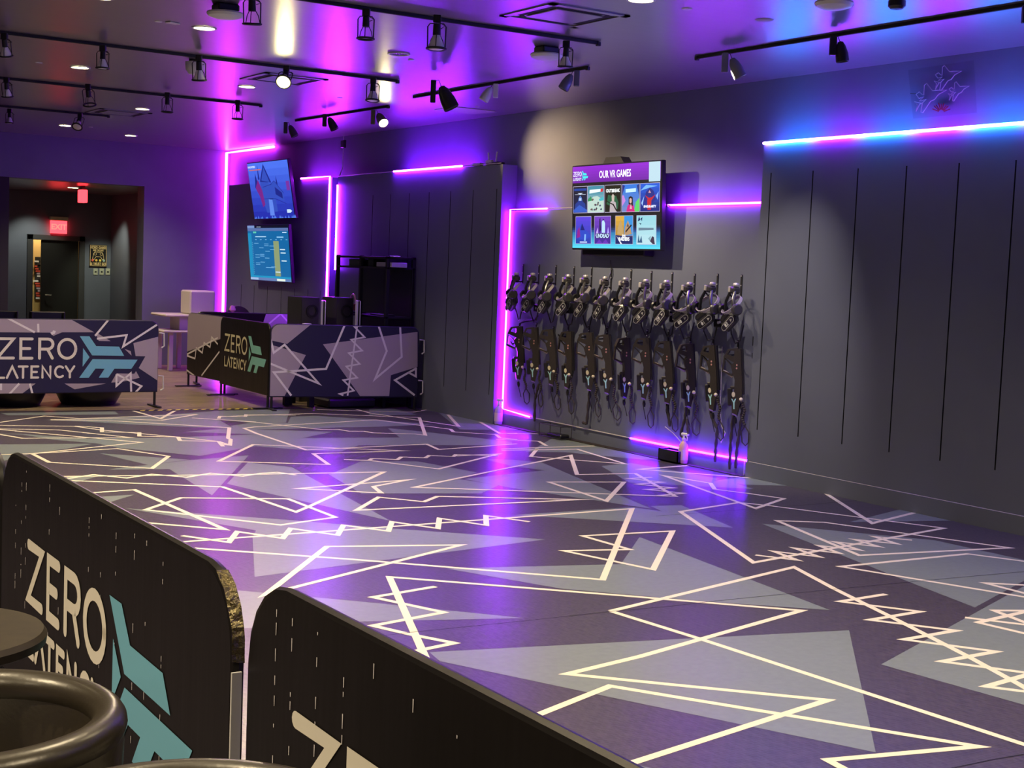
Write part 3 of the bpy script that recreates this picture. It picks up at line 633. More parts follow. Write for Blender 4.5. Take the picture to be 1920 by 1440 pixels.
for k, cc in enumerate([(.8, .12, .08), (.8, .5, .08), (.75, .6, .1), (.35, .5, .5)]):
    b.flat([(.021*math.cos(q*math.pi/7), .021*math.sin(q*math.pi/7)) for q in range(14)], mat('button_%s' % ['red', 'orange', 'yellow', 'teal'][k], cc, .5), f @ T(W*(.17+.22*k), H*.28), z=.001)
b.build('print', t, smooth=0)
for k, x in enumerate((179, 190.5, 202)):
    q = py(x, 509.5, CB-.001); t = thing('light_switch', ['left', 'middle', 'right'][k]+'most of three pale light switches below the controller sign', 'light switch', q[:], 'light switches beside the door')
    MB().box(q+Vector((0, -.004, 0)), (.078, .008, .115), mat('switch_plate', (.5, .5, .42), .5), ch=.003).build('plate', t); MB().box(q+Vector((0, -.011, 0)), (.03, .01, .02), M_BLACK).build('toggle', t)

# ------------------------------------------------------------------ barriers
def logo(b, f, z, w0, iv, mt, mb, clip=None, sx=.001, sy=-.00083, ox=0, oy=0, wt=1.):
    Q = lambda pts: [((x+45)*sx+ox, (y-435)*sy+oy) for x, y in pts]
    def S(pts, w): b.stroke(Q(pts), w*abs(sy)*1.08*wt, mt, f, z, clip)
    arc = lambda cx, cy, rx, ry, a0, a1, n=14: [(cx+rx*math.cos(math.radians(a0+(a1-a0)*k/n)), cy+ry*math.sin(math.radians(a0+(a1-a0)*k/n))) for k in range(n+1)]
    S([(-30, 450), (143, 450), (-30, 665), (143, 665)], 30)
    S([(345, 450), (222, 450), (222, 667), (345, 667)], 30); S([(222, 558), (320, 558)], 30)
    S([(428, 667), (428, 450), (520, 450)]+arc(520, 507, 55, 57, -90, 90, 8)+[(428, 564)], 30); S([(515, 564), (570, 667)], 30)
    S(arc(735, 560, 97, 108, 0, 360, 24), 30)
    S([(-30, 760), (-30, 885), (45, 885)], 23); S([(76, 886), (132, 760), (190, 886)], 23); S([(204, 760), (297, 760)], 23); S([(250, 760), (250, 886)], 23)
    S([(415, 760), (342, 760), (342, 885), (415, 885)], 23); S([(342, 822), (400, 822)], 23); S([(463, 886), (463, 760), (550, 886), (550, 760)], 23)
    S(arc(655, 822, 52, 62, -48, -312, 12), 23); S([(722, 760), (769, 832), (817, 760)], 23); S([(769, 832), (769, 886)], 23)
    for p in ([(875, 415), (985, 415), (1065, 528), (1330, 532), (1392, 640), (1020, 635)], [(915, 550), (990, 655), (912, 765)],
              [(1025, 678), (1552, 685), (1480, 792), (1280, 790), (1210, 893), (1100, 893), (1165, 790), (1060, 788), (985, 893), (875, 893)]): b.flat(Q(p), mb, f, z, clip)
def outline(L, H, r, z0=0., n=5):
    o = [(0, z0), (L, z0)]
    for k in range(n+1): a = k*math.pi/2/n; o.append((L-r+r*math.cos(a), H-r+r*math.sin(a)))
    for k in range(n+1): a = math.pi/2+k*math.pi/2/n; o.append((r+r*math.cos(a), H-r+r*math.sin(a)))
    return o
def barrier(name_label, A, B, H, z0, base, deco, r=.09, th=.032, handles=True, back=None, group='crowd barriers', feet=True):
    """A, B: ends on the floor as seen from the decorated face, left to right"""
    A, B = Vector(A), Vector(B); L = (B-A).length
    t = thing('crowd_barrier', name_label, 'barrier', ((A+B)/2)[:], group)
    f = frame(A[:], (B-A)[:], (0, 0, 1)); ol = outline(L, H, r, z0)
    b = MB(); cx, cy = L/2, (H+z0)/2; rings = []
    prof = [(.012, -th), (.004, -th+.004), (0, -th/2), (.004, -.004), (.012, 0)]
    vs = []
    for ins, zz in prof:
        for (u, v) in ol:
            vs.append((u+(ins if u < cx else -ins), v+(ins if v < cy else -ins), zz))
    n = len(ol); fs = []
    for k in range(len(prof)-1):
        for i in range(n): j = (i+1) % n; fs.append((k*n+i, k*n+j, (k+1)*n+j, (k+1)*n+i))
    b.add(vs, fs, base, f); b.add([vs[i] for i in range(n)], [tuple(range(n))[::-1]], back or base, f); b.add([vs[4*n+i] for i in range(n)], [tuple(range(n))], base, f)
    cl = [(u+(.008 if u < cx else -.008), v+(.008 if v < cy else -.008)) for u, v in ol]
    def uv(x, y):
        d = ray(x, y); nn = Vector((f[0][2], f[1][2], f[2][2])); P = CP + d*((A-CP).dot(nn)/d.dot(nn)); q = P-A
        return (q.dot((B-A)/L), q.z-A.z*0)
    deco(b, f, cl, uv, L); b.build('banner', t)
    U = (B-A)/L; N = Vector((f[0][2], f[1][2], 0))
    for s, P in ((1, A), (-1, B)):
        q = P+U*s*.03-N*th/2; b = MB(); b.cyl(q+Vector((0, 0, .0)), q+Vector((0, 0, H-r*.8)), .014, M_MATTE, 10); b.build('post', t)
        if feet: b = MB(); b.box(q+Vector((0, 0, .008)), (.05, .34, .012), M_MATTE, M=T(*q) @ RZ(math.degrees(math.atan2(U.y, U.x))) @ T(*(-q)), ch=.004); b.build('foot', t)
    if handles:
        q = B+U*.006-N*th/2
        for h in (.63, .17):
            b = MB(); b.tube([q+Vector((0, 0, h+.16)), q+U*.055+Vector((0, 0, h+.155)), q+U*.06+Vector((0, 0, h+.02)), q+U*.03+Vector((0, 0, h))], .009, M_WHITE, 8); b.build('connector', t)
    return t
s6 = lambda p, ox=0, oy=560, s=6.: [(ox+x/s, oy+y/s) for x, y in p]
def deco1(b, f, cl, uv, L):
    g = lambda pts: [uv(*q) for q in s6(pts)]
    lil = M_BLIL; wh = M_BWHT
    for p in ([(-700, 190), (770, 218), (1060, 378), (700, 378), (620, 410), (600, 420), (560, 382), (-700, 372)], [(1080, 395), (1110, 398), (1245, 478), (1110, 475)],
              [(1500, 500), (1830, 415), (1830, 960), (1560, 780), (1635, 648), (1525, 645)], [(725, 955), (1190, 955), (840, 1020)], [(-300, 955), (400, 955), (190, 1112), (-300, 1112)],
              [(1250, 945), (1310, 840), (1510, 845), (1530, 815), (1570, 890), (1400, 930)], [(1400, 565), (1470, 590), (1480, 640)]): b.flat(g(p), lil, f, .0012, cl)
    def ln(p, w=.021): b.line(g(p), w, wh, f, .002, cl, lim=4)
    ln([(30, 190), (390, 378)]); ln([(428, 282), (432, 378)]); ln([(575, 395), (605, 380), (612, 360)], .03); ln([(1230, 225), (1070, 418)]); ln([(1090, 450), (1425, 410), (1385, 538), (1770, 290)])
    ln([(1310, 850), (1310, 980), (1470, 840), (1475, 1050)]); ln([(1310, 850), (1590, 985), (1475, 1105)]); ln([(215, 955), (70, 1112)]); ln([(335, 955), (375, 1112)]); ln([(0, 955), (0, 1030)], .04)
    u0, v0 = uv(*s6([(-45, 435)])[0]); u1, _ = uv(*s6([(1552, 435)])[0]); _, v1 = uv(*s6([(600, 893)])[0]); sx = (u1-u0)/1597
    logo(b, f, .0028, 0, 0, M_BCRM, M_BBLU, cl, sx, (v1-v0)/458., u0, v0)
barrier('patterned barrier at far left showing the whole white lettered name and blue emblem', (2.45, 14.605, 0), (4.985, 14.641, 0), .925, .155, M_BNAVY, deco1)
s5 = lambda p: [(500+x/6.4, 580+y/6.4) for x, y in p]
def decoR(b, f, cl, uv, L):
    g = lambda pts: [uv(*q) for q in s5(pts)]
    for p in ([(20, 160), (545, 170), (245, 415), (20, 365)], [(20, 415), (470, 548), (215, 1040), (20, 1040)], [(675, 420), (1810, 270), (1810, 690), (1490, 790), (1470, 1040), (1120, 1040)]): b.flat(g(p), M_BLIL, f, .0012, cl)
    def ln(p, w=.023): b.line(g(p), w, M_BWHT, f, .002, cl, lim=4)
    ln([(30, 290), (85, 520), (215, 425), (625, 890), (30, 645)]); ln([(940, 180), (712, 715), (85, 755), (295, 1035)]); ln([(1340, 190), (1440, 500), (1300, 835), (1620, 570), (1600, 190)])
    ln([(1190, 190), (1050, 205), (1175, 335), (1015, 365), (1145, 495), (985, 525), (1115, 655), (955, 685), (1085, 820), (920, 850), (1045, 975), (880, 1015), (920, 1032)], .019); ln([(1085, 200), (970, 1035)], .019)
    ln([(1790, 700), (1790, 805), (1705, 760)], .022); ln([(1800, 705), (1540, 850), (1775, 1030)])
barrier('patterned barrier without lettering, crossed by a zigzag line, before the monitor desk', pz(504, 768)[:], pz(782, 768)[:], .935, .135, M_BNAVY, decoR)
def decoM(b, f, cl, uv, L):
    q = lambda x, y: uv(320+x/6.546, 560+y/6.546)
    u0, v0 = q(668, 425); u1, _ = q(1175, 720); _, v1 = q(668, 640)
    logo(b, f, .002, 0, 0, mat('banner_pale_yellow', (.75, .70, .48), .55), M_BTEAL, cl, (u1-u0)/1597, (v1-v0)/245., u0, v0)
barrier('short black barrier with the pale name and teal emblem, set at an angle', pz(410, 741)[:], pz(501, 767)[:], .935, .14, M_BBLK, decoM, handles=False)
def decoA(b, f, cl, uv, L):
    g = lambda pts: [uv(320+x/6.546, 560+y/6.546) for x, y in pts]
    b.flat(g([(150, 150), (700, 150), (700, 460), (180, 660)]), M_BLIL, f, .0012, cl)
    def ln(p, w=.022): b.line(g(p), w, M_BWHT, f, .002, cl, lim=4)
    ln([(190, 695), (300, 735), (315, 605), (390, 665), (410, 540), (485, 595), (505, 470), (580, 560)]); ln([(190, 690), (580, 480)]); ln([(190, 870), (290, 945)]); ln([(600, 650), (380, 945)])
barrier('patterned barrier with small zigzag, half hidden behind the short black one', pz(349, 724)[:], (6.17, 15.75, 0), .93, .15, M_BBLK, decoA, handles=False)
def decoC(b, f, cl, uv, L):
    g = lambda pts: [uv(320+x/6.546, 560+y/6.546) for x, y in pts]
    b.flat(g([(1170, 190), (1700, 190), (1700, 400), (1100, 400)]), M_BLIL, f, .0012, cl); b.line(g([(1180, 330), (1350, 185), (1480, 330)]), .022, M_BWHT, f, .002, cl)
barrier('dark far barrier with purple lit top edge behind the short black one', (6.35, 17.25, 0), (8.0-.32, 16.95, 0), .93, .15, M_BBLK, decoC, handles=False)
for (x0, y0, y1, lab) in ((6.2, 17.05, 17.1, ''),): pass
def streaks(b, f, seed, L, ys):
    random.seed(seed)
    for u in ys:
        v = .88; 
        while v > .3:
            l = random.uniform(.004, .03)
            if random.random() < .5: b.flat([(u-.0018, v), (u+.0018, v), (u+.0012, v-l), (u-.0012, v-l)], M_BWHT, f, .0016)
            v -= l+random.uniform(.006, .05)
def decoNA(b, f, cl, uv, L):
    logo(b, f, .002, 0, 0, M_BCRM, M_BBLU, cl, .001, -.00083, .39, .655, 1.35); streaks(b, f, 5, L, (.22, .30, .36, .66, .78, 1.10, 1.22, 1.36, 1.52, 1.62, 1.75))
def decoNB(b, f, cl, uv, L):
    logo(b, f, .002, 0, 0, M_BCRM, M_BBLU, cl, .001, -.00083, .255, .69, 1.35); streaks(b, f, 9, L, (.16, .24, .36, .48, .60, .75, .9))
M_BKBACK = M_BLIL
nA = barrier('near black barrier at left with white lettering and blue emblem behind the leather chair', (1.17, 5.07, 0), (1.15, 2.85, 0), .915, .13, M_BBLK, decoNA, r=.17, handles=False, back=M_BLIL)
barrier('nearest black barrier at bottom centre showing only the first white letters', (1.17, 2.82, 0), (1.17, .55, 0), .93, .13, M_BBLK, decoNB, r=.19, handles=False, back=M_BNAVY)
barrier('sliver of a black and lilac barrier at the left edge', (1.17, 7.35, 0), (1.17, 5.10, 0), .875, .13, M_BBLK, lambda *a: None, r=.12, handles=False, back=M_BLIL)
# golden tape wrapped on the near barrier corner
b = MB(); gt = mat('crinkled_foil_tape', (.16, .13, .06), .25, metal=.6, bump=(60, (1, 1, 1), 1., .02)); pts = []
for k in range(9): a = math.pi/2*(.25+.75*k/8); pts.append((1.165, 2.85+.17-.172*math.sin(a), .915-.17+.172*math.cos(a)))
pts += [(1.165, 2.848, .72)]
vs = []; fs = []
for k, p in enumerate(pts):
    for s in (-.002, .028): vs.append((p[0]-.016+s, p[1]-random.uniform(0, .006), p[2]+random.uniform(-.003, .003)))
    if k: fs.append((2*k-2, 2*k-1, 2*k+1, 2*k))
b.add(vs, fs, gt); t2 = b.build('foil_tape', nA, smooth=0); tag(t2, 'crinkled golden tape on the barrier corner')
b = MB(); b.bx((1.145, 2.836, .34), (1.168, 2.843, .70), M_WHITE); ft = b.build('side_flap', nA); tag(ft, 'pale grey flap of cloth at the barrier end')

# ------------------------------------------------------------------ foreground furniture
def tub_chair(cx, cy, r, zr, face, label):
    t = thing('tub_chair', label, 'chair', (cx, cy, 0), 'black leather tub chairs')
    M = T(cx, cy, 0) @ RZ(face); b = MB(); n = 40; vs = []; fs = []
    prof = [(-.030, 0), (-.034, .35), (-.036, .90), (-.020, .95), (.005, .95), (.016, .90), (.018, .8), (.016, .3), (0, 0)]
    z0 = .36; a0, a1 = -130, 130
    for k in range(n+1):
        a = math.radians(a0+(a1-a0)*k/n); e = abs(a0+(a1-a0)*k/n)/130; top = zr-.13*max(0, e-.72)/.28
        for (dr, h) in prof:
            R = r+dr+.0*h; zz = z0+(top-z0)*h; vs.append((R*math.cos(a)*(1+.05*h), R*math.sin(a)*(1+.02*h), zz))
    P = len(prof)
    for k in range(n):
        for i in range(P-1): fs.append((k*P+i, (k+1)*P+i, (k+1)*P+i+1, k*P+i+1))
    fs += [tuple(range(P)), tuple(n*P+i for i in range(P))[::-1]]
    b.add(vs, fs, M_LEATHER, M); b.build('backrest', t, smooth=60)
    b = MB(); b.tube([((r-.006)*1.03*math.cos(math.radians(a)), (r-.012)*1.02*math.sin(math.radians(a)), zr-.033-.13*max(0, abs(a)/130-.72)/.28) for a in range(-130, 131, 5)], .033, M_LEATHER, 16, M=M); b.build('rolled_rim', t, smooth=60)
    b = MB(); b.lathe([(0, .46), (r*.7, .46), (r*.82, .45), (r*.86, .42), (r*.84, .37), (0, .36)], M_LEATHER, 36, M=M); b.build('seat', t)
    b = MB(); b.cyl((0, 0, .03), (0, 0, .37), .035, M_CHROME, M=M); b.build('pedestal', t)
    b = MB(); b.lathe([(0, 0), (.24, 0), (.24, .012), (.05, .03), (0, .03)], M_CHROME, 32, M=M); b.build('base', t)
tub_chair(.535, 2.655, .272, .755, -8, 'large black leather tub chair at bottom left in front of the lettered barrier')
tub_chair(.72, 1.955, .285, .755, 70, 'black leather chair of which only the curved top shows at the bottom edge')
t = thing('side_table', 'round dark brown table top at the left edge beside the leather chair', 'table', (.60, 3.25, 0))
MB().lathe([(0, .735), (.235, .735), (.246, .742), (.248, .76), (.24, .772), (0, .773)], M_TABLE, 48, M=T(.60, 3.25, -.02)).build('tabletop', t)
MB().cyl((.60, 3.25, .02), (.60, 3.25, .72), .035, M_MATTE).build('pedestal', t); MB().lathe([(0, 0), (.2, 0), (.2, .012), (.04, .03), (0, .03)], M_MATTE, 32, M=T(.60, 3.25, 0)).build('base', t)

# ------------------------------------------------------------------ far left furniture
def ottoman(x0, x1, yb, label, Y):
    a, c = py(x0, 752, Y), py(x1, 752, Y); r = (c.x-a.x)/2; cx = (a.x+c.x)/2
    t = thing('barrel_seat', label, 'seat', (cx, Y, 0), 'black barrel seats')
    MB().lathe([(0, 0), (r*.80, 0), (r*.84, .02), (r*.98, .12), (r, .3), (r, .43), (0, .44)], M_BLACK, 36, M=T(cx, Y, 0)).build('base', t)
    MB().lathe([(0, .52), (r*.8, .515), (r*.98, .49), (r*1.0, .445), (0, .44)], M_LEATHER, 36, M=T(cx, Y, 0)).build('cushion', t)
ottoman(104, 226, 745, 'right one of the two round black seats under the far left barrier', 15.10)
ottoman(-40, 85, 745, 'left one of the two round black seats under the far left barrier', 15.10)
t = thing('white_table', 'tall white two level table near the back wall with rounded top', 'table', (6.8, 19.5, 0))
a = py(301, 588, 19.4); c = py(388, 588, 19.4); l0 = py(296, 618, 19.4); l1 = py(352, 618, 19.4)
wt = mat('white_laminate', (.62, .56, .52), .45)
MB().bx((a.x, 19.2, a.z-.035), (c.x+.25, 19.85, a.z), wt, .016).build('tabletop', t)
MB().bx((l0.x, 19.15, l0.z-.03), (l1.x+.3, 19.85, l0.z), wt, .01).build('lower_shelf', t)
MB().bx((py(332, 600, 19.4).x, 19.3, l0.z), (py(352, 600, 19.4).x, 19.7, a.z-.035), wt, .005).build('upright', t)
for x in (315, 352): q = py(x, 640, 19.3); MB().bx((q.x, 19.25, 0), (q.x+.06, 19.31, l0.z-.03), wt, .004).build('leg', t)
for x in (315, 352): q = py(x, 640, 19.3); MB().bx((q.x, 19.72, 0), (q.x+.06, 19.78, l0.z-.03), wt, .004).build('leg', t)
p, q = py(350, 544, 19.45), py(402, 588, 19.45); b = MB(); b.bx((p.x, 19.3, a.z), (q.x-.05, 19.7, p.z), wt, .02); one(b, 'storage_box', 'white rounded box standing on the tall white table', 'box')
# dark chairs behind the far left barrier
def dark_chair(x, label):
    P = py(x, 590, 16.2); t = thing('dining_chair', label, 'chair', (P.x, 16.2, 0), 'dark chairs behind the far left barrier'); X = P.x
    MB().box((X, 16.2, .47), (.42, .42, .05), M_BLACK, ch=.01).build('seat', t); MB().box((X, 16.42, .745), (.40, .035, .36), M_BLACK, ch=.01).build('backrest', t)
    for sx in (-1, 1):
        for sy in (-1, 1): MB().cyl((X+sx*.18, 16.2+sy*.18, 0), (X+sx*.18, 16.2+sy*.18, .46 if sy < 0 else .92), .014, M_MATTE, 8).build('leg', t)
dark_chair(8, 'dark chair whose back just clears the far left barrier beside the picture edge'); dark_chair(98, 'dark chair in front of the black door behind the far left barrier')
# black chair behind the short barrier
p = py(437, 585, 18.6); t = thing('desk_chair', 'dark rounded chair back rising behind the short black barrier', 'chair', (p.x+.1, 18.6, 0))
MB().lathe([(0, .0), (.03, 0), (.03, .42)], M_MATTE, 12, M=T(p.x+.12, 18.6, 0)).build('pedestal', t); MB().box((p.x+.12, 18.6, .46), (.46, .46, .08), M_LEATHER, ch=.03).build('seat', t)
b = MB(); b.lathe([(0, -.02), (.2, -.02), (.2, .02), (0, .02)], M_LEATHER, 24, M=T(p.x+.14, 18.78, p.z-.12) @ RX(90)); b.build('backrest', t)
p2 = py(436, 580, 18.3); b = MB(); b.lathe([(0, -.05), (.05, -.01), (.03, .05), (0, .055)], mat('highlight_pink', (.7, .3, .6), .2), 5, M=T(*p2)); b.cyl(p2+Vector((0, 0, -.05)), (p2.x, p2.y, .75), .01, M_MATTE); b.lathe([(0, 0), (.12, 0), (.1, .02), (.01, .03)], M_MATTE, 16, M=T(p2.x, p2.y, 0)); b.cyl((p2.x, p2.y, .02), (p2.x, p2.y, .76), .01, M_MATTE)  # pink facets stand for the chair's purple highlight; pole and foot are added
one(b, 'pink_highlight', 'faceted pink shape standing for a purple highlight above the short black barrier', 'highlight')

# ------------------------------------------------------------------ monitor desk, rack
DY = 14.45
p = py(570, 607, DY); t = thing('desk', 'black desk behind the patterned barrier carrying two monitors', 'desk', (p.x+.7, DY, 0)); dz = .86
MB().bx((p.x-.05, DY-.25, dz-.03), (7.36, DY+.4, dz), M_BLACK, .004).build('desktop', t)
for x in (p.x, 7.28):
    for y in (DY-.2, DY+.3): MB().bx((x, y, 0), (x+.06, y+.06, dz-.03), M_MATTE).build('leg', t)
for k, (xa, xb, l) in enumerate([(602, 612, 'left one of two slim white monitors seen edge-on on the desk'), (667, 677, 'right one of two slim white monitors seen edge-on on the desk')]):
    q = py(xa, 606, DY); q2 = py(xb, 606, DY); zt = py(xa, 563.5, DY).z; t = thing('monitor', l, 'monitor', (q.x, DY, dz), 'edge-on monitors on the desk')
    Mm = T(q.x+.025, DY, 0) @ RZ(-25)
    MB().bx((-.025, -.15, dz+.015), (-.004, .30, zt), M_WHITE, .004, M=Mm).build('back_shell', t); MB().bx((-.004, -.15, dz+.015), (.014, .30, zt), M_BLACK, .003, M=Mm).build('screen', t)
    MB().bx((.014, -.155, dz+.015), (.025, .305, zt-.005), M_WHITE, .003, M=Mm).build('bezel', t); MB().bx((-.10, 0, dz), (.10, .2, dz+.015), M_WHITE, .004, M=Mm).build('stand', t)
b = MB(); q = py(577, 603, DY-.1); b.bx((q.x-.04, DY-.12, dz), (q.x+.04, DY-.04, dz+.07), M_WHITE, .004); one(b, 'card_box', 'small pale square box at the left end of the desk', 'box')
M_PINK = mat('pink_plastic', (.8, .35, .65), .3)
for (x, w_, h_, m, l) in [(592, .03, .05, mat('rust_red', (.35, .08, .06), .5), 'small reddish bottle beside the left monitor'), (598, .04, .05, mat('blue_cup_plastic', (.1, .12, .5), .4), 'small blue cup beside the left monitor'), (616, .05, .045, M_PINK, 'pink rounded mug right of the left monitor'), (626, .08, .03, M_PINK, 'flat pink tin right of the mug')]:
    q = py(x, 604, DY-.22); b = MB(); b.lathe([(0, 0), (w_*.8, 0), (w_, h_*.3), (w_*.95, h_*.8), (w_*.7, h_), (0, h_)], m, 18, M=T(q.x, DY-.22, dz)); one(b, 'cup' if 'cup' in l or 'mug' in l else 'container', l, 'desk item')
# dark speaker boxes behind desk
for (x0, x1, y0, l) in [(566, 598, 557, 'dark boxy computer case behind the left monitor'), (632, 662, 558, 'dark computer case with round fan left of the right monitor')]:
    a, c = py(x0, y0, DY+.45), py(x1, 606, DY+.45); t = thing('computer_case', l, 'computer', ((a.x+c.x)/2, DY+.6, 0)); MB().bx((a.x, DY+.45, 0), (c.x, DY+.85, a.z), M_DARK, .006).build('case', t)
    MB().lathe([(.05, 0), (.075, .0), (.075, .012), (.05, .012), (.05, 0)], M_BLACK, 20, M=T((a.x+c.x)/2+.02, DY+.45, a.z-.16) @ RX(90), cap=False).build('fan_ring', t)
# shelving rack
rx0, rx1, ry0, ry1, rz = 7.42, 7.79, 14.10, 15.42, px(690, 479, 7.45).z
t = thing('shelving_rack', 'tall black metal shelving rack against the middle panel behind the desk', 'rack', (7.5, 14.7, 0))
for x in (rx0, rx1-.04):
    for y in (ry0, (ry0+ry1)/2, ry1-.04): MB().bx((x, y, 0), (x+.04, y+.04, rz), M_MATTE, .003).build('post', t)
for k, z in enumerate((.12, .55, 1.02, 1.58, rz-.02)): MB().bx((rx0, ry0, z-.012), (rx1, ry1, z+.012), M_MATTE, .003).build('shelf', t)
b = MB(); b.bx((rx1-.03, ry0, .12), (rx1-.02, ry1, 1.58), M_BLACK); b.build('back_panel', t)
def on_shelf(name, label, cat, x, y, z, d, m, X=7.46):
    q = px(x, y, X); b = MB(); b.box((X+d[0]/2, q.y, z+d[2]/2), d, m, ch=.006); return one(b, name, label, cat)
on_shelf('game_console', 'pale console lying on the upper rack shelf', 'console', 720, 491, 1.592, (.2, .38, .055), mat('purple_lit_plastic', (.55, .5, .7), .4))  # lilac puts the purple light on this pale box into its colour
on_shelf('equipment_box', 'dark box left of the pale console on the upper rack shelf', 'box', 695, 487, 1.592, (.15, .14, .09), M_BLACK)
on_shelf('headset_case', 'dark tangled gear on the left of the upper rack shelf', 'gear', 665, 487, 1.592, (.2, .3, .08), M_DARK)
on_shelf('paper_stack', 'small white paper on the rack top right corner', 'paper', 734, 481, rz-.007, (.1, .08, .012), M_WHITE)
on_shelf('keyboard', 'slim grey keyboard on the middle rack shelf right', 'keyboard', 708, 569, 1.034, (.14, .36, .02), M_DARK)
q = px(660, 540, 7.5); t = thing('headphones', 'black headphones with orange cup resting before the rack', 'headphones', (7.52, q.y, 1.034))
b = MB(); b.tube([(7.52, q.y+.08*math.cos(math.radians(a)), 1.13+.12*math.sin(math.radians(a))) for a in range(0, 181, 15)], .012, M_PINK, 8); b.build('headband', t)
for s, m in ((1, M_BLACK), (-1, mat('orange_cushion', (.6, .2, .1), .5))): MB().lathe([(0, 0), (.045, 0), (.045, .03), (0, .035)], m, 18, M=T(7.52, q.y+s*.085, 1.10) @ RX(90*s)).build('ear_cup', t)  # one cup black, the other orange
b = MB(); b.bx((7.44, q.y-.16, 1.034), (7.62, q.y+.18, 1.05), M_DARK, .004); one(b, 'tray', 'flat dark tray under the headphones on the rack', 'tray')
b = MB(); a, c = pz(640, 764), pz(772, 757); b.bx((6.75, 14.1, .0), (7.34, 14.6, .10), M_BLACK, .02); one(b, 'cable_box', 'low black equipment tray on the floor under the patterned barrier', 'box')
for k, x in enumerate((548, 652)):
    q = pz(x, 762); b = MB(); b.bx((q.x-.04, 14.50, 0), (q.x+.05, 14.57, .82), M_MATTE, .004); one(b, 'desk_leg_panel', ['left', 'right'][k]+' dark upright visible under the patterned barrier', 'desk support')

# ------------------------------------------------------------------ screens
def screen(label, tl, tr, br, bl, Xt, Xb, paint, name='wall_screen', th=.05, arm=True):
    TL, TR, BR, BL = px(*tl, Xt), px(*tr, Xt), px(*br, Xb), px(*bl, Xb)
    W = ((TR-TL).length+(BR-BL).length)/2; O = BL.lerp(TL, .0); U = ((TR-TL)+(BR-BL)); U.z = 0; U.normalize()
    c = (TL+TR+BR+BL)/4; V = ((TL-BL)+(TR-BR)); V = V-U*V.dot(U); H = V.length/2; V.normalize()
    O = c-U*W/2-V*H/2; f = frame(O[:], U[:], V[:]); t = thing(name, label, 'screen', c[:])
    MB().box((W/2, H/2, -th/2-.001), (W, H, th), M_BLACK, M=f, ch=.006).build('housing', t)
    b = MB(); sc_ = f @ T(.012, .016, 0) @ Matrix.Diagonal((W-.024, H-.028, 1, 1)); paint(b, sc_, W/H); b.build('display', t, smooth=0)
    if arm:
        cc = c+U.cross(V)*(-.05)*1; MB().bx((c.x+.02, c.y-.06, c.z-.12), (PX_ if c.y > 12.4 else WX-.06, c.y+.06, c.z+.12), M_MATTE).build('wall_bracket', t)
    return f, W, H, t
SR = [(0, 0), (1, 0), (1, 1), (0, 1)]
def rc(x0, y0, x1, y1): return [(x0, y0), (x1, y0), (x1, y1), (x0, y1)]
def grad(b, f, c0, c1, x0=0, y0=0, x1=1, y1=1, n=10, z=.0002, s=1.):
    for k in range(n):
        t_ = (k+.5)/n; b.flat(rc(x0, y0+(y1-y0)*k/n, x1, y0+(y1-y0)*(k+1)/n), em(tuple(c0[i]*(1-t_)+c1[i]*t_ for i in range(3)), s), f, z)
def castle(b, f, z=.0004, tx=lambda u, v: (u, v)):
    P = lambda pts: [tx(u, v) for u, v in pts]; d = em((.12, .16, .50)); m_ = em((.20, .30, .70)); l = em((.36, .50, .88)); r = em((.45, .16, .50))
    b.flat(P([(.28, .35), (.27, .66), (.33, .72), (.52, .60), (.60, .45), (.62, .12), (.35, .1)]), m_, f, z)
    b.flat(P([(.27, .66), (.40, .97), (.55, .63)]), d, f, z+.0002); b.flat(P([(.31, .68), (.40, .92), (.51, .64)]), m_, f, z+.0003)
    b.flat(P([(.23, .70), (.25, .97), (.27, .70)]), d, f, z+.0003); b.flat(P([(.13, .55), (.17, .82), (.22, .58)]), d, f, z+.0003)
    b.flat(P([(.52, .6), (.62, .66), (.80, .45), (.82, .3), (.56, .36)]), m_, f, z+.0003); b.line(P([(.52, .6), (.62, .66), (.82, .43)]), .008, d, f, z+.0005)
    b.flat(P([(.66, .62), (.68, .75), (.70, .58)]), d, f, z+.0003); b.line(P([(.30, .35), (.58, .35), (.85, .25)]), .008, d, f, z+.0005); b.line(P([(.32, .56), (.55, .6)]), .008, d, f, z+.0005)
    b.flat(P([(.42, .05), (.43, .34), (.52, .33), (.53, .05)]), l, f, z+.0004); b.flat(P([(.62, .42), (.62, .55), (.78, .44), (.78, .34)]), d, f, z+.0005)
    b.flat(P([(.14, .55), (.22, .7), (.30, .5), (.33, .25), (.27, .2), (.22, .4)]), r, f, z+.0006)
def paint_castle(b, f, asp):
    grad(b, f, (.13, .17, .62), (.30, .45, .92), n=8); castle(b, f)
    b.text('HAUNTED', .05, em((.8, .85, .95)), f @ T(.1, .93) @ Matrix.Diagonal((.8, 1.0, 1, 1)), z=.001, bold=.002); b.flat(rc(.03, .865, .33, .885), em((.75, .4, .4)), f, .0008)
    for k in range(26): x = random.random(); b.flat([(x, .0), (x+.04, 0), (x+.02, .03+.03*random.random())], em((.30, .45, .85)), f, .0012)
    b.flat([(.90, .48), (.98, .48), (.98, .64), (.90, .64)], em((.45, .2, .6)), f, .0008)
    b.flat([(.84, .09), (.92, .09), (.96, .12), (.92, .15), (.84, .15)], em((.75, .85, .95)), f, .0010)
paint_cs = random.seed(11)
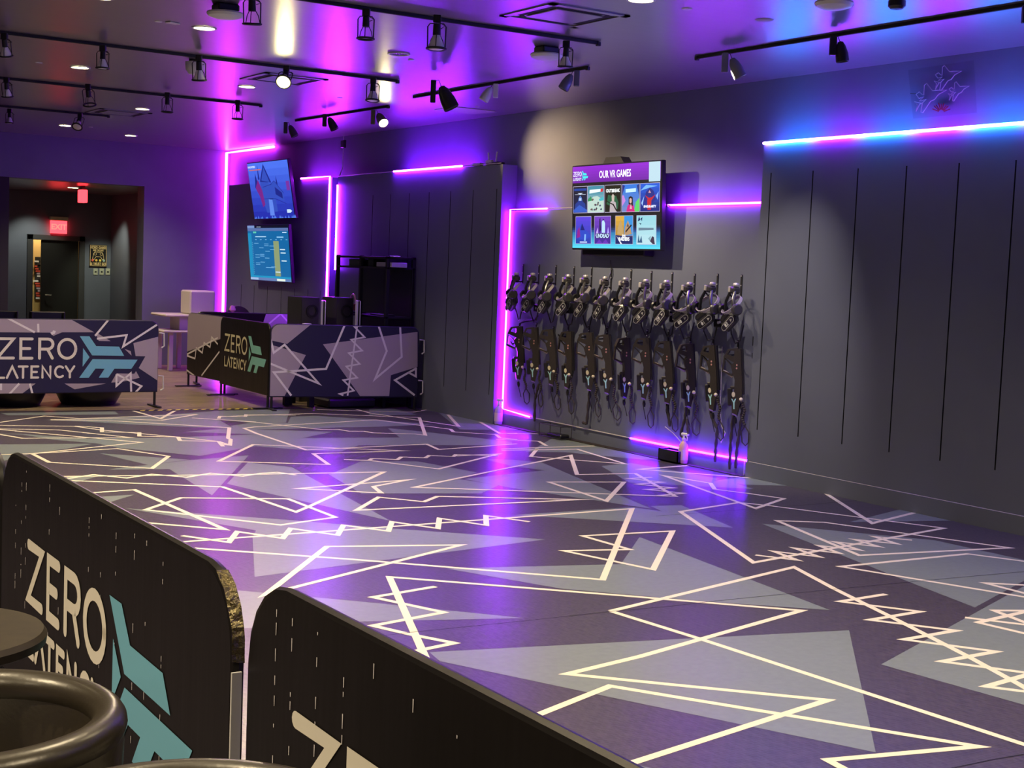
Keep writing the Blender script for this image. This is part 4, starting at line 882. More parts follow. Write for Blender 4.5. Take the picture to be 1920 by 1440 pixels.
def paint_sched(b, f, asp):
    b.flat(SR, em((.07, .38, .60)), f, .0002)
    b.flat(rc(0, .955, 1, 1), em((.06, .07, .14)), f, .0004); b.flat(rc(0, .955, .18, 1), em((.45, .55, .75)), f, .0006); b.text('schedule', .03, em((.8, .85, .95)), f @ T(.29, .975), z=.0007)
    b.flat(rc(0, .90, 1, .953), em((.34, .42, .62)), f, .0004); b.flat(rc(0, .05, .09, .86), em((.10, .52, .70)), f, .0004); b.flat(rc(.0, .05, 1, .085), em((.10, .55, .72)), f, .0005); b.flat(rc(0, 0, 1, .05), em((.36, .46, .66)), f, .0006)
    b.flat(rc(.63, .09, .76, .72), em((.52, .58, .42)), f, .0006); b.flat(rc(.14, .86, .22, .89), em((.35, .75, .65)), f, .0006); b.flat(rc(.86, .865, .96, .88), em((.8, .9, 1)), f, .0006)
    b.flat(rc(.19, .79, .46, .805), em((.7, .85, .95)), f, .0006); b.flat(rc(.72, .78, .88, .80), em((.55, .75, .9)), f, .0006); b.flat(rc(.66, .005, .86, .045), em((.85, .9, .85)), f, .0008); b.flat(rc(0, .005, .2, .045), em((.6, .7, .85)), f, .0008)
    random.seed(4)
    for k in range(7): b.flat(rc(.18+.125*k, .74, .22+.125*k, .75), em((.5, .75, .9)), f, .0007)
    for (u, v) in [(.15, .67), (.40, .66), (.40, .63), (.53, .625), (.27, .59), (.54, .56), (.42, .53), (.16, .46), (.28, .47), (.28, .44), (.16, .415), (.40, .405), (.28, .33), (.16, .31), (.16, .28), (.41, .235), (.54, .25), (.50, .235)]:
        b.flat(rc(u, v, u+.11, v+.010), em((.45, .68, .85)), f, .0008)
    for (u, v) in [(.78, .56), (.79, .50), (.80, .36), (.64, .155)]: b.flat(rc(u, v, u+.12, v+.02), em((.75, .85, .9)), f, .0009)
    for k in range(18): b.flat(rc(.095, .12+.033*k, .115, .125+.033*k), em((.5, .8, .9)), f, .0007)
screen('upper wall screen showing a blue haunted castle', (465, 305), (541, 297.5), (551.5, 411), (474.5, 412), 7.60, 7.74, paint_castle)
screen('lower wall screen showing a teal schedule chart', (462.5, 422), (541, 420), (546.5, 532), (470.5, 525.5), 7.66, 7.74, paint_sched)
def paint_menu(b, f, asp):
    A = lambda x, y: ((x-88)/1135, 1-(y-0)/1)   # unused helper
    b.flat(SR, em((.04, .05, .12)), f, .0002); grad(b, f, (.36, .86, .96), (.10, .30, .55), 0, 0, 1, .26, 10, .0003); grad(b, f, (.16, .34, .62), (.05, .07, .16), 0, .20, 1, .27, 3, .0004)
    grad(b, f, (.42, .10, .62), (.56, .12, .82), 0, .80, 1, 1, 6, .0004)
    b.text('OUR VR GAMES', .105, em((.95, .95, 1), 1.3), f @ T(.50, .885) @ Matrix.Diagonal((.49, 1.15, 1, 1)), z=.0012, bold=.0015)
    lf = f @ T(.01, .94) @ Matrix.Diagonal((.55, 1, 1, 1)); logo(b, lf, .001, 0, 0, em((.9, .95, 1), 1.2), em((.2, .85, .85), 1.2), None, .000205, -.00024, 0, 0)
    b.flat(rc(.875, .775, .995, 1.0), em((.72, .84, .90)), f, .0006)
    def poster(x0, y0, x1, y1, top, bot, deco):
        b.flat(rc(x0-.003, y0-.005, x1+.003, y1+.005), em((.75, .72, .85)), f, .0006); grad(b, f, bot, top, x0, y0, x1, y1, 6, .0008)
        g = lambda u, v: (x0+(x1-x0)*u, y0+(y1-y0)*v); deco(lambda pts, c, z=.0012: b.flat([g(*p) for p in pts], em(c), f, z), lambda s_, v, sz, c, sx=1.: b.text(s_, sz, em(c, 1.2), f @ T(*g(.5, v)) @ Matrix.Diagonal((.55*sx, 1, 1, 1)), z=.002, bold=.002))
    xs = [(.012, .178), (.186, .375), (.388, .572), (.585, .775), (.785, .99)]; y0, y1 = .435, .755
    def fig(P, c1, c2, cx=.5, s=1.):
        P([(cx-.13*s, .42), (cx-.1*s, .56), (cx, .66), (cx+.1*s, .56), (cx+.13*s, .42)], c1); P([(cx-.36*s, 0), (cx-.3*s, .34), (cx-.1*s, .46), (cx+.1*s, .46), (cx+.3*s, .34), (cx+.36*s, 0)], c2, .0014); P([(cx-.06*s, .46), (cx-.06*s, .56), (cx+.06*s, .56), (cx+.06*s, .46)], (.75, .8, .9), .0016)
    def d1(P, Tx): fig(P, (.35, .5, .8), (.12, .22, .55), s=1.2); P([(.0, .1), (.45, .3), (1, .1), (1, .02), (0, .02)], (.2, .35, .75), .0017); P([(.05, .84), (.95, .84), (.95, .93), (.05, .93)], (.1, .25, .6)); P([(.3, .75), (.7, .75), (.5, .7)], (.85, .9, 1)); P([(.1, .69), (.9, .69), (.9, .705), (.1, .705)], (.8, .85, .95))
    def d2(P, Tx):
        P([(.1, .72), (.8, .78), (.8, .88), (.12, .86)], (.9, .95, .95)); P([(.8, .76), (.95, .78), (.95, .9), (.8, .88)], (.8, .15, .2)); P([(0, .4), (.35, .6), (.6, .62), (1, .45), (1, .0), (0, 0)], (.72, .82, .78)); P([(0, .5), (.2, .62), (.3, .45), (0, .42)], (.2, .55, .35), .0014); P([(.7, .5), (1, .6), (1, .45), (.75, .42)], (.25, .7, .75), .0014)
        random.seed(8)
        for k in range(14): u, v = .15+.7*random.random(), .08+.4*random.random(); P([(u-.07, v), (u, v+.06), (u+.06, v+.01), (u, v-.03)], random.choice([(.2, .2, .28), (.4, .3, .3), (.5, .6, .6), (.15, .2, .35)]), .0016)
    def d3(P, Tx): Tx('OUTBREAK', .79, .055, (.92, .95, .95)); P([(.1, .3), (.2, .65), (.45, .6), (.7, .6), (.85, .35), (.8, .1)], (.12, .35, .25)); P([(.42, .6), (.5, .68), (.6, .6), (.58, .4), (.44, .4)], (.75, .7, .65), .0014); P([(.3, .0), (.34, .38), (.5, .42), (.68, .36), (.75, 0)], (.7, .66, .68), .0015); P([(.05, .42), (.55, .3), (.8, .02), (.72, .02), (.5, .26), (.05, .48)], (.08, .08, .1), .0018)
    def d4(P, Tx):
        P([(.2, .7), (.8, .72), (.8, .85), (.2, .83)], (.75, .9, .95)); P([(0, 1), (0, .6), (.16, .95)], (.1, .15, .5)); P([(1, 1), (1, .55), (.84, .95)], (.1, .2, .5)); P([(.25, 0), (.32, .22), (.48, .3), (.66, .24), (.75, 0)], (.80, .12, .50), .0014); P([(.38, .28), (.38, .52), (.5, .57), (.62, .52), (.64, .2)], (.12, .06, .12), .0015); P([(.43, .34), (.43, .46), (.5, .5), (.56, .46), (.56, .34), (.5, .3)], (.85, .68, .65), .0017); P([(.45, .1), (.52, .3), (.58, .1)], (.85, .68, .7), .0018)
        P([(.7, .0), (.8, .35), (1, .5), (1, 0)], (.35, .8, .4), .0013); P([(0, .2), (.2, .4), (.1, .6), (0, .6)], (.75, .5, .85), .0013)
    def d5(P, Tx):
        P([(.2, .35), (.3, .7), (.5, .85), (.7, .72), (.8, .4), (.6, .3)], (.12, .15, .5)); P([(.25, .58), (.45, .48), (.6, .5), (.8, .6), (.6, .4), (.4, .42)], (.75, .12, .2), .0015); P([(.38, .05), (.36, .42), (.58, .42), (.56, .05)], (.75, .13, .18), .0016); P([(.42, .66), (.48, .76), (.56, .66)], (.8, .6, .65), .0017)
        P([(0, .75), (.3, .95), (.9, .9), (.5, .85)], (.45, .7, .95)); P([(.05, .3), (.2, .55), (.12, .2)], (.6, .75, 1)); P([(.8, .55), (.95, .7), (.9, .4)], (.5, .65, .95)); Tx('SINGULARITY', .17, .035, (.85, .88, 1), 1.1)
    cols = [((.04, .06, .14), (.08, .14, .35), d1), ((.2, .5, .6), (.72, .78, .78), d2), ((.03, .05, .06), (.05, .08, .08), d3), ((.15, .45, .85), (.45, .5, .75), d4), ((.08, .35, .85), (.06, .12, .45), d5)]
    for (xa, xb), (ct, cb, d) in zip(xs, cols): poster(xa, y0, xb, y1, ct, cb, d)
    xs = [(.042, .225), (.268, .455), (.512, .705), (.748, .955)]; y0, y1 = .055, .385
    def e1(P, Tx):
        P([(.2, .15), (.22, .55), (.38, .75), (.55, .55), (.85, .4), (1, .25), (.6, .15)], (.18, .28, .75)); P([(.3, .5), (.42, .75), (.6, .5)], (.1, .12, .45), .0014); P([(.05, .2), (.12, .5), (.25, .62), (.3, .25)], (.55, .12, .55), .0016); P([(.27, .03), (.75, .03), (.75, .08), (.27, .08)], (.75, .8, .95), .0016); P([(.55, .1), (.58, .35), (.68, .35), (.66, .1)], (.5, .7, .95), .0016)
    def e2(P, Tx):
        P([(.3, .42), (.3, .9), (.36, .95), (.42, .5)], (.12, .1, .3)); P([(.45, .4), (.46, .8), (.55, .9), (.66, .75), (.66, .4)], (.7, .85, .98)); P([(.5, .85), (.55, .92), (.62, .86)], (.1, .1, .25), .0016); P([(.05, .3), (.2, .6), (.25, .3)], (.75, .65, .95)); P([(.75, .3), (.85, .62), (.95, .3)], (.65, .6, .95)); P([(.08, .2), (.92, .2), (.92, .38), (.08, .38)], (.1, .1, .28), .0016); Tx('UNDEAD', .285, .066, (.75, .85, .98)); P([(.1, .0), (.3, .16), (.5, .02), (.7, .17), (.9, 0)], (.4, .2, .7), .0014)
    def e3(P, Tx):
        P([(.5, .3), (.5, 1), (1, 1), (1, .3)], (.2, .55, .85)); P([(.1, .35), (.14, .6), (.3, .88), (.42, .6), (.46, .3)], (.72, .6, .4), .0014); P([(.52, .3), (.56, .6), (.72, .85), (.86, .6), (.95, .35)], (.68, .55, .42), .0014); P([(.66, .62), (.72, .75), (.78, .62)], (.3, .25, .3), .0016); P([(.6, .4), (.95, .66), (.9, .7), (.58, .46)], (.15, .12, .15), .0017); P([(0, 0), (0, .32), (.3, .3), (1, .28), (1, 0)], (.10, .15, .40), .0015); P([(.05, .3), (.3, 0), (.4, 0)], (.9, .92, .95), .0018); Tx('SOL', .27, .05, (.95, .97, 1), .9); Tx('RAIDERS', .17, .058, (.95, .97, 1), 1.0)
    def e4(P, Tx):
        P([(.05, .8), (.12, .98), (.2, .85)], (.12, .2, .4)); P([(.2, .9), (.3, .95), (.27, .8)], (.12, .2, .4)); P([(.12, .75), (.25, .72), (.2, .68)], (.15, .3, .4)); P([(.1, .48), (.88, .5), (.88, .57), (.1, .58)], (.40, .50, .58)); P([(.05, .05), (.1, .35), (.16, .1), (.25, .3), (.3, .05)], (.2, .35, .5)); P([(.7, .1), (.8, .28), (.9, .25), (.95, .0), (.85, .0)], (.25, .2, .3)); P([(.6, .2), (.75, .3), (.7, .1)], (.5, .65, .7))
    for (xa, xb), (ct, cb, d) in zip(xs, [((.35, .25, .85), (.15, .25, .65), e1), ((.45, .25, .75), (.25, .15, .55), e2), ((.85, .65, .25), (.6, .45, .2), e3), ((.55, .80, .85), (.72, .86, .90), e4)]): poster(xa, y0, xb, y1, ct, cb, d)
fM, WM_, HM_, tM = screen('large wall screen listing game posters under a purple title bar', (1072, 311.5), (1241, 299), (1239.5, 470.5), (1072.5, 468), 7.69, 7.73, paint_menu, arm=False)
MB().bx((7.78, 9.9, 1.78), (RXX, 10.85, 1.93), M_BLACK, .01).build('wall_bracket', tM); MB().bx((7.78, 10.1, 2.0), (WX, 10.6, 2.5), M_BLACK).build('mount_plate', tM)
a = px(1145, 306, 7.80); c = px(1186, 296, 7.80); b = MB(); b.prism([(-.17, 0), (-.12, .075), (.10, .075), (.17, 0)], .10, M_DARK, M=frame((7.76, (a.y+c.y)/2, 2.60), (0, -1, 0), (0, 0, 1)) @ T(0, 0, -.05)); one(b, 'media_box', 'dark angular device sitting on top of the game menu screen', 'device')
# jets sign
def jets():
    X = WX-.035; P = lambda pts, oy=0: [px(1680+x/10.667, 100+y/10.667, X) for x, y in pts]
    t = thing('neon_sign', 'unlit outline sign of three fighter jets over a red burst on the upper wall', 'sign', px(1765, 170, X)[:]); nm = mat('neon_tube_off', (.26, .25, .26), .5)
    q = P([(200, 330), (1500, 130), (1560, 1180), (300, 1300)]); b = MB(); b.add([v+Vector((.022, 0, 0)) for v in q]+[v+Vector((.03, 0, 0)) for v in q], [(0, 1, 2, 3), (4, 7, 6, 5), (0, 4, 5, 1), (1, 5, 6, 2), (2, 6, 7, 3), (3, 7, 4, 0)], mat('smoked_acrylic', (.03, .03, .05), .6, spec=.1, alpha=.06)); b.build('acrylic_back', t)
    J = [(555, 830), (565, 640), (612, 600), (730, 745), (830, 735), (1010, 735), (850, 820), (770, 925), (690, 960), (535, 1190), (500, 1180), (525, 1000), (480, 1010), (400, 1160), (430, 1030), (370, 965), (520, 1000), (600, 925), (470, 950), (555, 870), (460, 900), (400, 820), (470, 770), (520, 820), (555, 830)]
    for (ox, oy, s, nme) in [(0, 0, 1, 'large'), (355, -390, .97, ''), (555, -20, .0, '')]:
        pts = J
        if ox == 355: pts = [(920+(x-555)*.86, 330+(y-740)*.86+30) for x, y in J]
        if ox == 555: pts = [(1165+(x-555)*.66, 660+(y-740)*.66) for x, y in J]
        MB().tube(P(pts), .0034, nm, 6, closed=False).build('jet_outline', t)
    b = MB()
    for k in range(9):
        a = math.radians(25+130*k/8); b.tube(P([(905+60*math.cos(a), 1180-50*math.sin(a)), (905+190*math.cos(a), 1190-(180+25*(k % 2))*math.sin(a))]), .0045, mat('neon_red_off', (.14, .012, .02), .5), 6)
    bo = b.build('burst', t); tag(bo, 'red fan shaped burst')
    MB().tube(P([(400, 810), (290, 805)]), .003, M_CABLE, 5).build('cord', t)
jets()
# router and power box on the middle panel
p = px(925, 298, MX_+.06); t = thing('router', 'white router with two upright antennas on the middle panel top', 'router', (MX_+.09, p.y, 2.70))
MB().box((MX_+.09, p.y, 2.72), (.10, .22, .035), M_BLACK, ch=.006).build('body', t)
for s in (-1, 1): MB().tube([(MX_+.05, p.y+s*.07, 2.74), (MX_+.05, p.y+s*.085, 2.84)], .009, M_WHITE, 8).build('antenna', t)
MB().box((MX_+.05, p.y+.06, 2.745), (.03, .12, .03), M_WHITE, ch=.004).build('front_cover', t)
p = px(893, 305, MX_+.03); one(MB().box((MX_+.05, p.y, 2.722), (.05, .16, .03), M_WHITE, ch=.004), 'power_adapter', 'small white box left of the router on the panel top', 'adapter')
p = px(644, 270, 7.9); q = px(645, 328, 7.82); t = thing('hanging_cable', 'white cord with black adapter dangling from the ceiling to the middle panel', 'cable', p[:])
MB().tube([(7.9, p.y, CZ), (7.9, p.y, p.z+.05)], .006, M_WHITE, 6).build('upper_wire', t); MB().box(p, (.04, .09, .10), M_DARK, ch=.006).build('adapter', t); MB().tube([p+Vector((0, 0, -.05)), p+Vector((-.02, -.04, -.3)), (7.80, 16.18, 2.715)], .006, M_WHITE, 6).build('lower_wire', t)

# ------------------------------------------------------------------ headsets
HK = [(981, 495), (1011, 496), (1043, 497), (1077, 499), (1110, 500), (1147, 503), (1184, 505), (1222, 508), (1261, 510), (1303, 513), (1346, 513), (1391, 515)]
hp = thing('wall_hook', 'x', 'hook', (0, 0, 0), 'hooks of the headset row')
b = MB(); b.box((0, 0, -.10), (.006, .022, .20), M_MATTE, ch=.002); b.tube([(-.003, 0, -.18), (-.10, 0, -.185), (-.12, 0, -.165)], .007, M_MATTE, 8); b.build('bracket', hp)
for z in (-.012, -.09): MB().cyl((-.003, 0, z), (-.007, 0, z), .006, M_SCREW, 8).build('screw', hp)
def headset_proto():
    t = thing('vr_headset', 'x', 'vr headset', (0, 0, 0), 'vr headsets hanging in the upper row')
    # local: -x out from wall, y along wall, z up; origin at hook
    B = T(-.0, .0, 0) @ Matrix.Scale(1.08, 4)
    b = MB(); b.box((0, .0, -.035), (.07, .085, .055), M_DARK, M=B @ RX(8), ch=.014); b.box((-.03, .022, -.03), (.02, .032, .045), M_SILVER, M=B, ch=.005); b.build('rear_housing', t)  # silver block paints in the pale highlights on the housing
    b = MB(); b.lathe([(0, 0), (.022, 0), (.025, .01), (.02, .022), (0, .024)], M_SILVER, 16, M=B @ T(.0, -.02, -.005)); b.build('dial_knob', t)
    def band(r0x, r0y, c, w_, th, m, M, a0=0, a1=360, n=28):
        vs = []; fs = []
        for k in range(n+1):
            a = math.radians(a0+(a1-a0)*k/n)
            for (d, z) in ((0, -w_/2), (th, -w_/2), (th, w_/2), (0, w_/2)): vs.append((c[0]+(r0x+d)*math.cos(a), c[1]+(r0y+d)*math.sin(a), c[2]+z))
            if k:
                for i in range(4): fs.append(((k-1)*4+i, k*4+i, k*4+(i+1) % 4, (k-1)*4+(i+1) % 4))
        return MB().add(vs, fs, m, M)
    band(.085, .118, (0, .0, 0), .024, .006, M_SILVER, B @ T(-.02, 0, -.150) @ RY(-48) @ RX(-6)).build('head_band', t)
    b = MB(); b.tube([(-.01, -.03, -.05), (-.035, -.055, -.10), (-.045, -.07, -.14), (-.03, -.085, -.20), (-.035, -.08, -.26)], [.012, .013, .014, .016, .016], M_DARK, 8, M=B); b.build('side_strap', t)
    b = MB(); b.tube([(-.02, .035, -.05), (-.04, .06, -.12), (-.03, .085, -.2), (-.03, .07, -.27)], [.012, .012, .013, .014], M_BLACK, 8, M=B); b.build('side_strap', t)
    V = B @ T(-.03, -.005, -.275) @ RX(-38) @ RZ(10)
    b = MB(); b.box((0, 0, 0), (.085, .18, .11), M_DARK, M=V, ch=.034); b.box((-.03, 0, .03), (.045, .12, .06), M_BLACK, M=V, ch=.02); vz = b.build('visor', t)
    b = MB(); b.tube([(.0+.035*math.cos(a*math.pi/10), .07*math.sin(a*math.pi/10), .055) for a in range(20)], .016, M_BLACK, 8, closed=True, M=V); b.build('face_gasket', vz)
    b = MB(); b.lathe([(0, .058), (.026, .056), (.03, .045)], M_RAIL, 16, M=V @ T(0, .032, 0)); b.lathe([(0, .058), (.026, .056), (.03, .045)], M_RAIL, 16, M=V @ T(0, -.032, 0)); b.build('lenses', vz)
    for sy, m in ((-1, M_DARK), (1, M_BLACK)):
        b = MB(); b.lathe([(0, -.012), (.034, -.012), (.043, -.002), (.045, .016), (.036, .028), (.02, .024), (0, .022)], m, 20, M=B @ T(-.035, sy*.125, -.185) @ RX(90*sy)); b.build('ear_cup', t)
    b = MB(); b.tube([(.0, .05, -.3), (.03, .09, -.37), (.05, .06, -.44), (.05, -.02, -.42), (.07, -.03, -.3)], .006, M_CABLE, 6, M=B); b.build('cable', t)
    return t, V
HS, VIS = headset_proto()
M_TAG = mat('label_plate_dark', (.04, .035, .06), .4); M_TAGP = mat('label_plate_purple', (.22, .12, .55), .4)
random.seed(21)
desc = ['leftmost vr headset lit violet beside the tall purple strip', 'vr headset second from the left, above the bent black mount', 'vr headset with label 03', 'vr headset with label 04 above the two round sensors',
        'vr headset with label 05', 'vr headset with label 06 below the menu screen cable', 'vr headset with label 07', 'vr headset with label 08, sensor box under it', 'vr headset with label 09, pale tag at its bottom',
        'vr headset with purple label 10 beside the four white dots', 'vr headset with label 11 and a big round ear cup', 'rightmost vr headset, purple label 12 and tan strap']
hkn = ['leftmost upper wall hook', 'second upper wall hook from the left', 'third upper wall hook from the left', 'fourth upper wall hook from the left', 'fifth upper wall hook from the left', 'sixth upper wall hook, under the menu screen cable',
       'seventh upper wall hook from the left', 'fifth upper wall hook from the right', 'fourth upper wall hook from the right', 'third upper wall hook from the right', 'second upper wall hook from the right', 'rightmost upper wall hook']
for i, (x, y) in enumerate(HK):
    p = px(x, y, RXX-.003); Mh = T(*p)
    if i == 0: hp.matrix_world = Mh; hp['label'] = hkn[0]+' holding a vr headset'
    else: dup(hp, Mh, hkn[i]+' holding a vr headset')
    rot = -14+random.uniform(-8, 8)+(i-6)*1.2
    hq = px(x-13, y+19+i*.1, RXX-.125); Mw = T(*hq) @ RZ(rot) @ RX(random.uniform(-6, 6))
    if i == 0: h = HS; HS.matrix_world = Mw; HS['label'] = desc[0]; first = HS
    else: h = dup(first, Mw, desc[i])
    # number plate (own mesh per headset because the digits differ)
    b = MB(); F = VIS @ frame((-.040, -.012, -.034), (0, -1, .0), (-.35, 0, 1)); m = M_TAGP if i in (9, 11) else M_TAG
    cap = [(.055+.022*math.cos(math.radians(a)), .022*math.sin(math.radians(a))) for a in range(-90, 91, 18)]+[(-.055-.022*math.cos(math.radians(a)), -.022*math.sin(math.radians(a))) for a in range(-90, 91, 18)]
    b.prism(cap, .004, m, F, z0=-.001); b.line(cap+[cap[0]], .004, M_WHITE, F, .0035); b.text('%02d' % (i+1), .042, M_WHITE, F @ T(-.015, 0), z=.004, bold=.001); b.flat([(.035, -.012), (.06, 0), (.035, .012)], M_WHITE, F, .004)
    o = b.build('number_label', h); o.matrix_parent_inverse = I4
HS_root = None
# small sensor boxes fixed under the headsets
def sensor(x, y, dots, label, w_=.08, h_=.075):
    p = px(x, y, RXX-.05); t = thing('sensor_box', label, 'sensor', p[:], 'sensor boxes between the rows')
    MB().box(p, (.09, w_, h_), M_BLACK, ch=.006).build('body', t)
    for (dy, dz_) in dots: MB().cyl(p+Vector((-.046, dy, dz_)), p+Vector((-.049, dy, dz_)), .012, M_WHITE, 12).build('white_dot', t)
sensor(1011, 578, [(-.01, 0)], 'black sensor box with one dot at the end of the bent mount'); sensor(1070, 578, [(.015, -.01), (-.015, -.01)], 'black sensor box with two dots under headset four', .09, .1)
sensor(1202, 592, [(0, 0)], 'black sensor box under headset eight', .08, .05); sensor(1268, 594, [(.018, .018), (-.018, .018), (-.018, -.018)], 'black sensor box with white dots beside headset ten', .09, .1)
sensor(1353, 606, [(-.01, .005), (-.03, .01)], 'black sensor box low beside the rightmost headset', .11, .07)
p = [px(x, y, RXX-.04) for x, y in [(1008, 592), (1003, 600), (985, 602), (975, 606), (973, 620), (978, 640)]]
one(MB().tube(p, .011, M_CABLE, 8), 'gooseneck_mount', 'bent black gooseneck tube near the left end of the headset wall', 'mount')

# ------------------------------------------------------------------ guns
G2 = [(976, 622), (1006, 605), (1038, 612), (1066, 608), (1105, 608), (1139, 611), (1175, 619), (1214, 617), (1254, 618), (1295, 628), (1338, 632), (1384, 638)]
gunpos = [(964, 612, 712), (993, 614, 716), (1024, 618, 722), (1060, 622, 726), (1096, 624, 728), (1128, 628, 734), (1165, 634, 740), (1203, 634, 752), (1242, 640, 758), (1284, 645, 762), (1328, 648, 770), (1375, 654, 778)]
def gun_proto():
    t = thing('toy_rifle', 'x', 'toy rifle', (0, 0, 0), 'vr rifles hanging in the lower row')
    # profile in (a: sideways, z: down) metres; rail side at a=+.045
    f = frame((0, 0, 0), (0, -1, 0), (0, 0, 1))
    stock = [(-.075, 0), (.045, .005), (.045, -.26), (-.005, -.27), (-.02, -.17), (-.11, -.10)]
    def ringp(outer, inner, th, m, b):
        n = len(outer); vs = [(x, y, -th/2) for x, y in outer]+[(x, y, -th/2) for x, y in inner]+[(x, y, th/2) for x, y in outer]+[(x, y, th/2) for x, y in inner]; fs = []
        for i in range(n):
            j = (i+1) % n; fs += [(i, j, n+j, n+i), (2*n+i, 3*n+i, 3*n+j, 2*n+j), (i, 2*n+i, 2*n+j, j), (n+i, n+j, 3*n+j, 3*n+i)]
        b.add(vs, fs, m, f)
    b = MB(); ringp([(-.080, .0), (.018, .006), (.022, -.13), (-.02, -.13), (-.125, -.075)], [(-.062, -.016), (-.018, -.018), (-.02, -.062), (-.03, -.075), (-.085, -.05)], .042, M_GUN, b); b.build('stock', t)
    b = MB(); b.prism([(.02, .0), (.045, .004), (.050, -.30), (.045, -.46), (-.012, -.64), (-.055, -.62), (-.058, -.50), (-.03, -.40), (-.02, -.30), (-.055, -.16), (-.02, -.125), (.02, -.125)], .046, M_GUN, f, z0=-.023); b.build('receiver', t)
    b = MB(); b.box((.056, -.22, 0), (.022, .44, .034), M_RAIL, M=f, ch=.004); b.build('top_rail', t)
    b = MB(); ringp([(-.122, -.075), (-.05, -.15), (-.03, -.24), (-.048, -.262), (-.150, -.215)], [(-.112, -.095), (-.058, -.157), (-.042, -.232), (-.052, -.242), (-.134, -.203)], .026, M_GUN, b); b.build('grip', t)
    b = MB(); b.tube([(-.143, -.205, 0), (-.11, -.222, 0), (-.045, -.268, 0)], [.012, .013, .012], mat('grip_edge_highlight', (.35, .28, .25), .5), 8, M=f); b.build('trigger_guard', t)  # pale colour paints in the diagonal highlight along the grip loop
    b = MB(); b.box((-.075, -.46, 0), (.045, .17, .038), M_RAIL, M=f @ RZ(0), ch=.008); b.box((-.045, -.37, 0), (.05, .03, .03), M_GUN, M=f, ch=.006); b.build('magazine', t)
    b = MB(); b.lathe([(.012, 0), (.018, -.03), (.012, -.06)], M_RAIL, 12, M=T(0, .03, -.655)); b.build('muzzle', t)
    b = MB(); b.prism([(-.036+.017*math.cos(k*math.pi/6), -.435+.026*math.sin(k*math.pi/6)) for k in range(12)], .002, mat('label_ivory', (.78, .72, .5), .5), f, z0=.0235); b.build('number_badge', t)
    cy = mat('emblem_cyan', (.45, .85, .88), .5)
    b = MB(); b.prism([(-.058, -.475), (-.046, -.478), (-.036, -.50), (-.022, -.478), (-.010, -.475), (-.026, -.515), (-.028, -.575), (-.040, -.575), (-.040, -.515)], .002, cy, f, z0=.0235); b.build('emblem', t)
    for (a, z) in ((.005, -.155), (.002, -.185)): b = MB(); b.prism([(a+.008*math.cos(k*math.pi/4), z+.010*math.sin(k*math.pi/4)) for k in range(8)], .003, mat('red_white_button', (.6, .3, .27), .5), f, z0=.0235); b.build('button', t)
    b = MB(); b.prism([(-.055, -.612), (-.012, -.632), (-.010, -.645), (-.052, -.630)], .048, mat('tip_purple', (.25, .15, .6), .4), f, z0=-.024); b.build('tip_plate', t)
    return t
GP = gun_proto()
def strap(t, seed, top, L, M=I4):
    random.seed(seed); b = MB(); y0 = -.06+random.uniform(-.02, .02); n = 22; pts = []; rr = []
    for k in range(n+1):
        h = k/n; pts.append((-.02, y0+.012*math.sin(h*9+seed), top-L*.55*h)); rr.append(.010+.006*(k % 2))
    b.tube(pts, rr, M_WEB, 7, M=M); b.build('bungee_lanyard', t)
    e = pts[-1]; b = MB(); w_ = .03+random.uniform(0, .02)
    b.tube([e, (-.02, e[1]+w_, e[2]-L*.15), (-.02, e[1]+w_*.8, e[2]-L*.38), (-.02, e[1], e[2]-L*.45), (-.02, e[1]-w_*.8, e[2]-L*.38), (-.02, e[1]-w_, e[2]-L*.15), e], .0065, M_WEB, 6, M=M); b.build('wrist_loop', t)
    b = MB(); y1 = .02+random.uniform(-.02, .02); b.tube([(-.01, y1, top-.1), (-.01, y1+.015, top-L*.5), (-.01, y1-.01, top-L*.8)], .004, M_CABLE, 5, M=M); b.build('cable', t)
    b = MB(); b.lathe([(0, -.019), (.013, -.013), (.019, 0), (.013, .013), (0, .019)], mat('marker_ball', (.85, .75, .6), .4), 14, M=M @ T(-.05, y0+.005, top+.02)); b.build('tracking_ball', t)
gd = ['leftmost toy rifle glowing violet by the tall strip', 'toy rifle second from the left with violet lit stock', 'toy rifle third from the left', 'toy rifle fourth from the left with open triangular stock', 'toy rifle fifth from the left', 'toy rifle sixth from the left',
      'toy rifle seen end-on hanging lower than its neighbours', 'toy rifle fifth from the right', 'toy rifle fourth from the right with a violet cord', 'slim toy rifle third from the right, turned edge-on', 'toy rifle second from the right, broadside with number badge', 'rightmost toy rifle with a long double lanyard']
yaws = [66, 56, 46, 24, 50, 44, 86, 46, 42, 76, 16, 34]
Gs = GP
lk = thing('wall_hook', 'x', 'hook', (0, 0, 0), 'hooks of the rifle row')
b = MB(); b.box((0, 0, -.07), (.006, .022, .14), M_MATTE, ch=.002); b.tube([(-.003, 0, -.12), (-.10, 0, -.125), (-.115, 0, -.10)], .007, M_MATTE, 8); b.build('bracket', lk)
for z in (-.012, -.06): MB().cyl((-.003, 0, z), (-.007, 0, z), .006, M_SCREW, 8).build('screw', lk)
protos = []
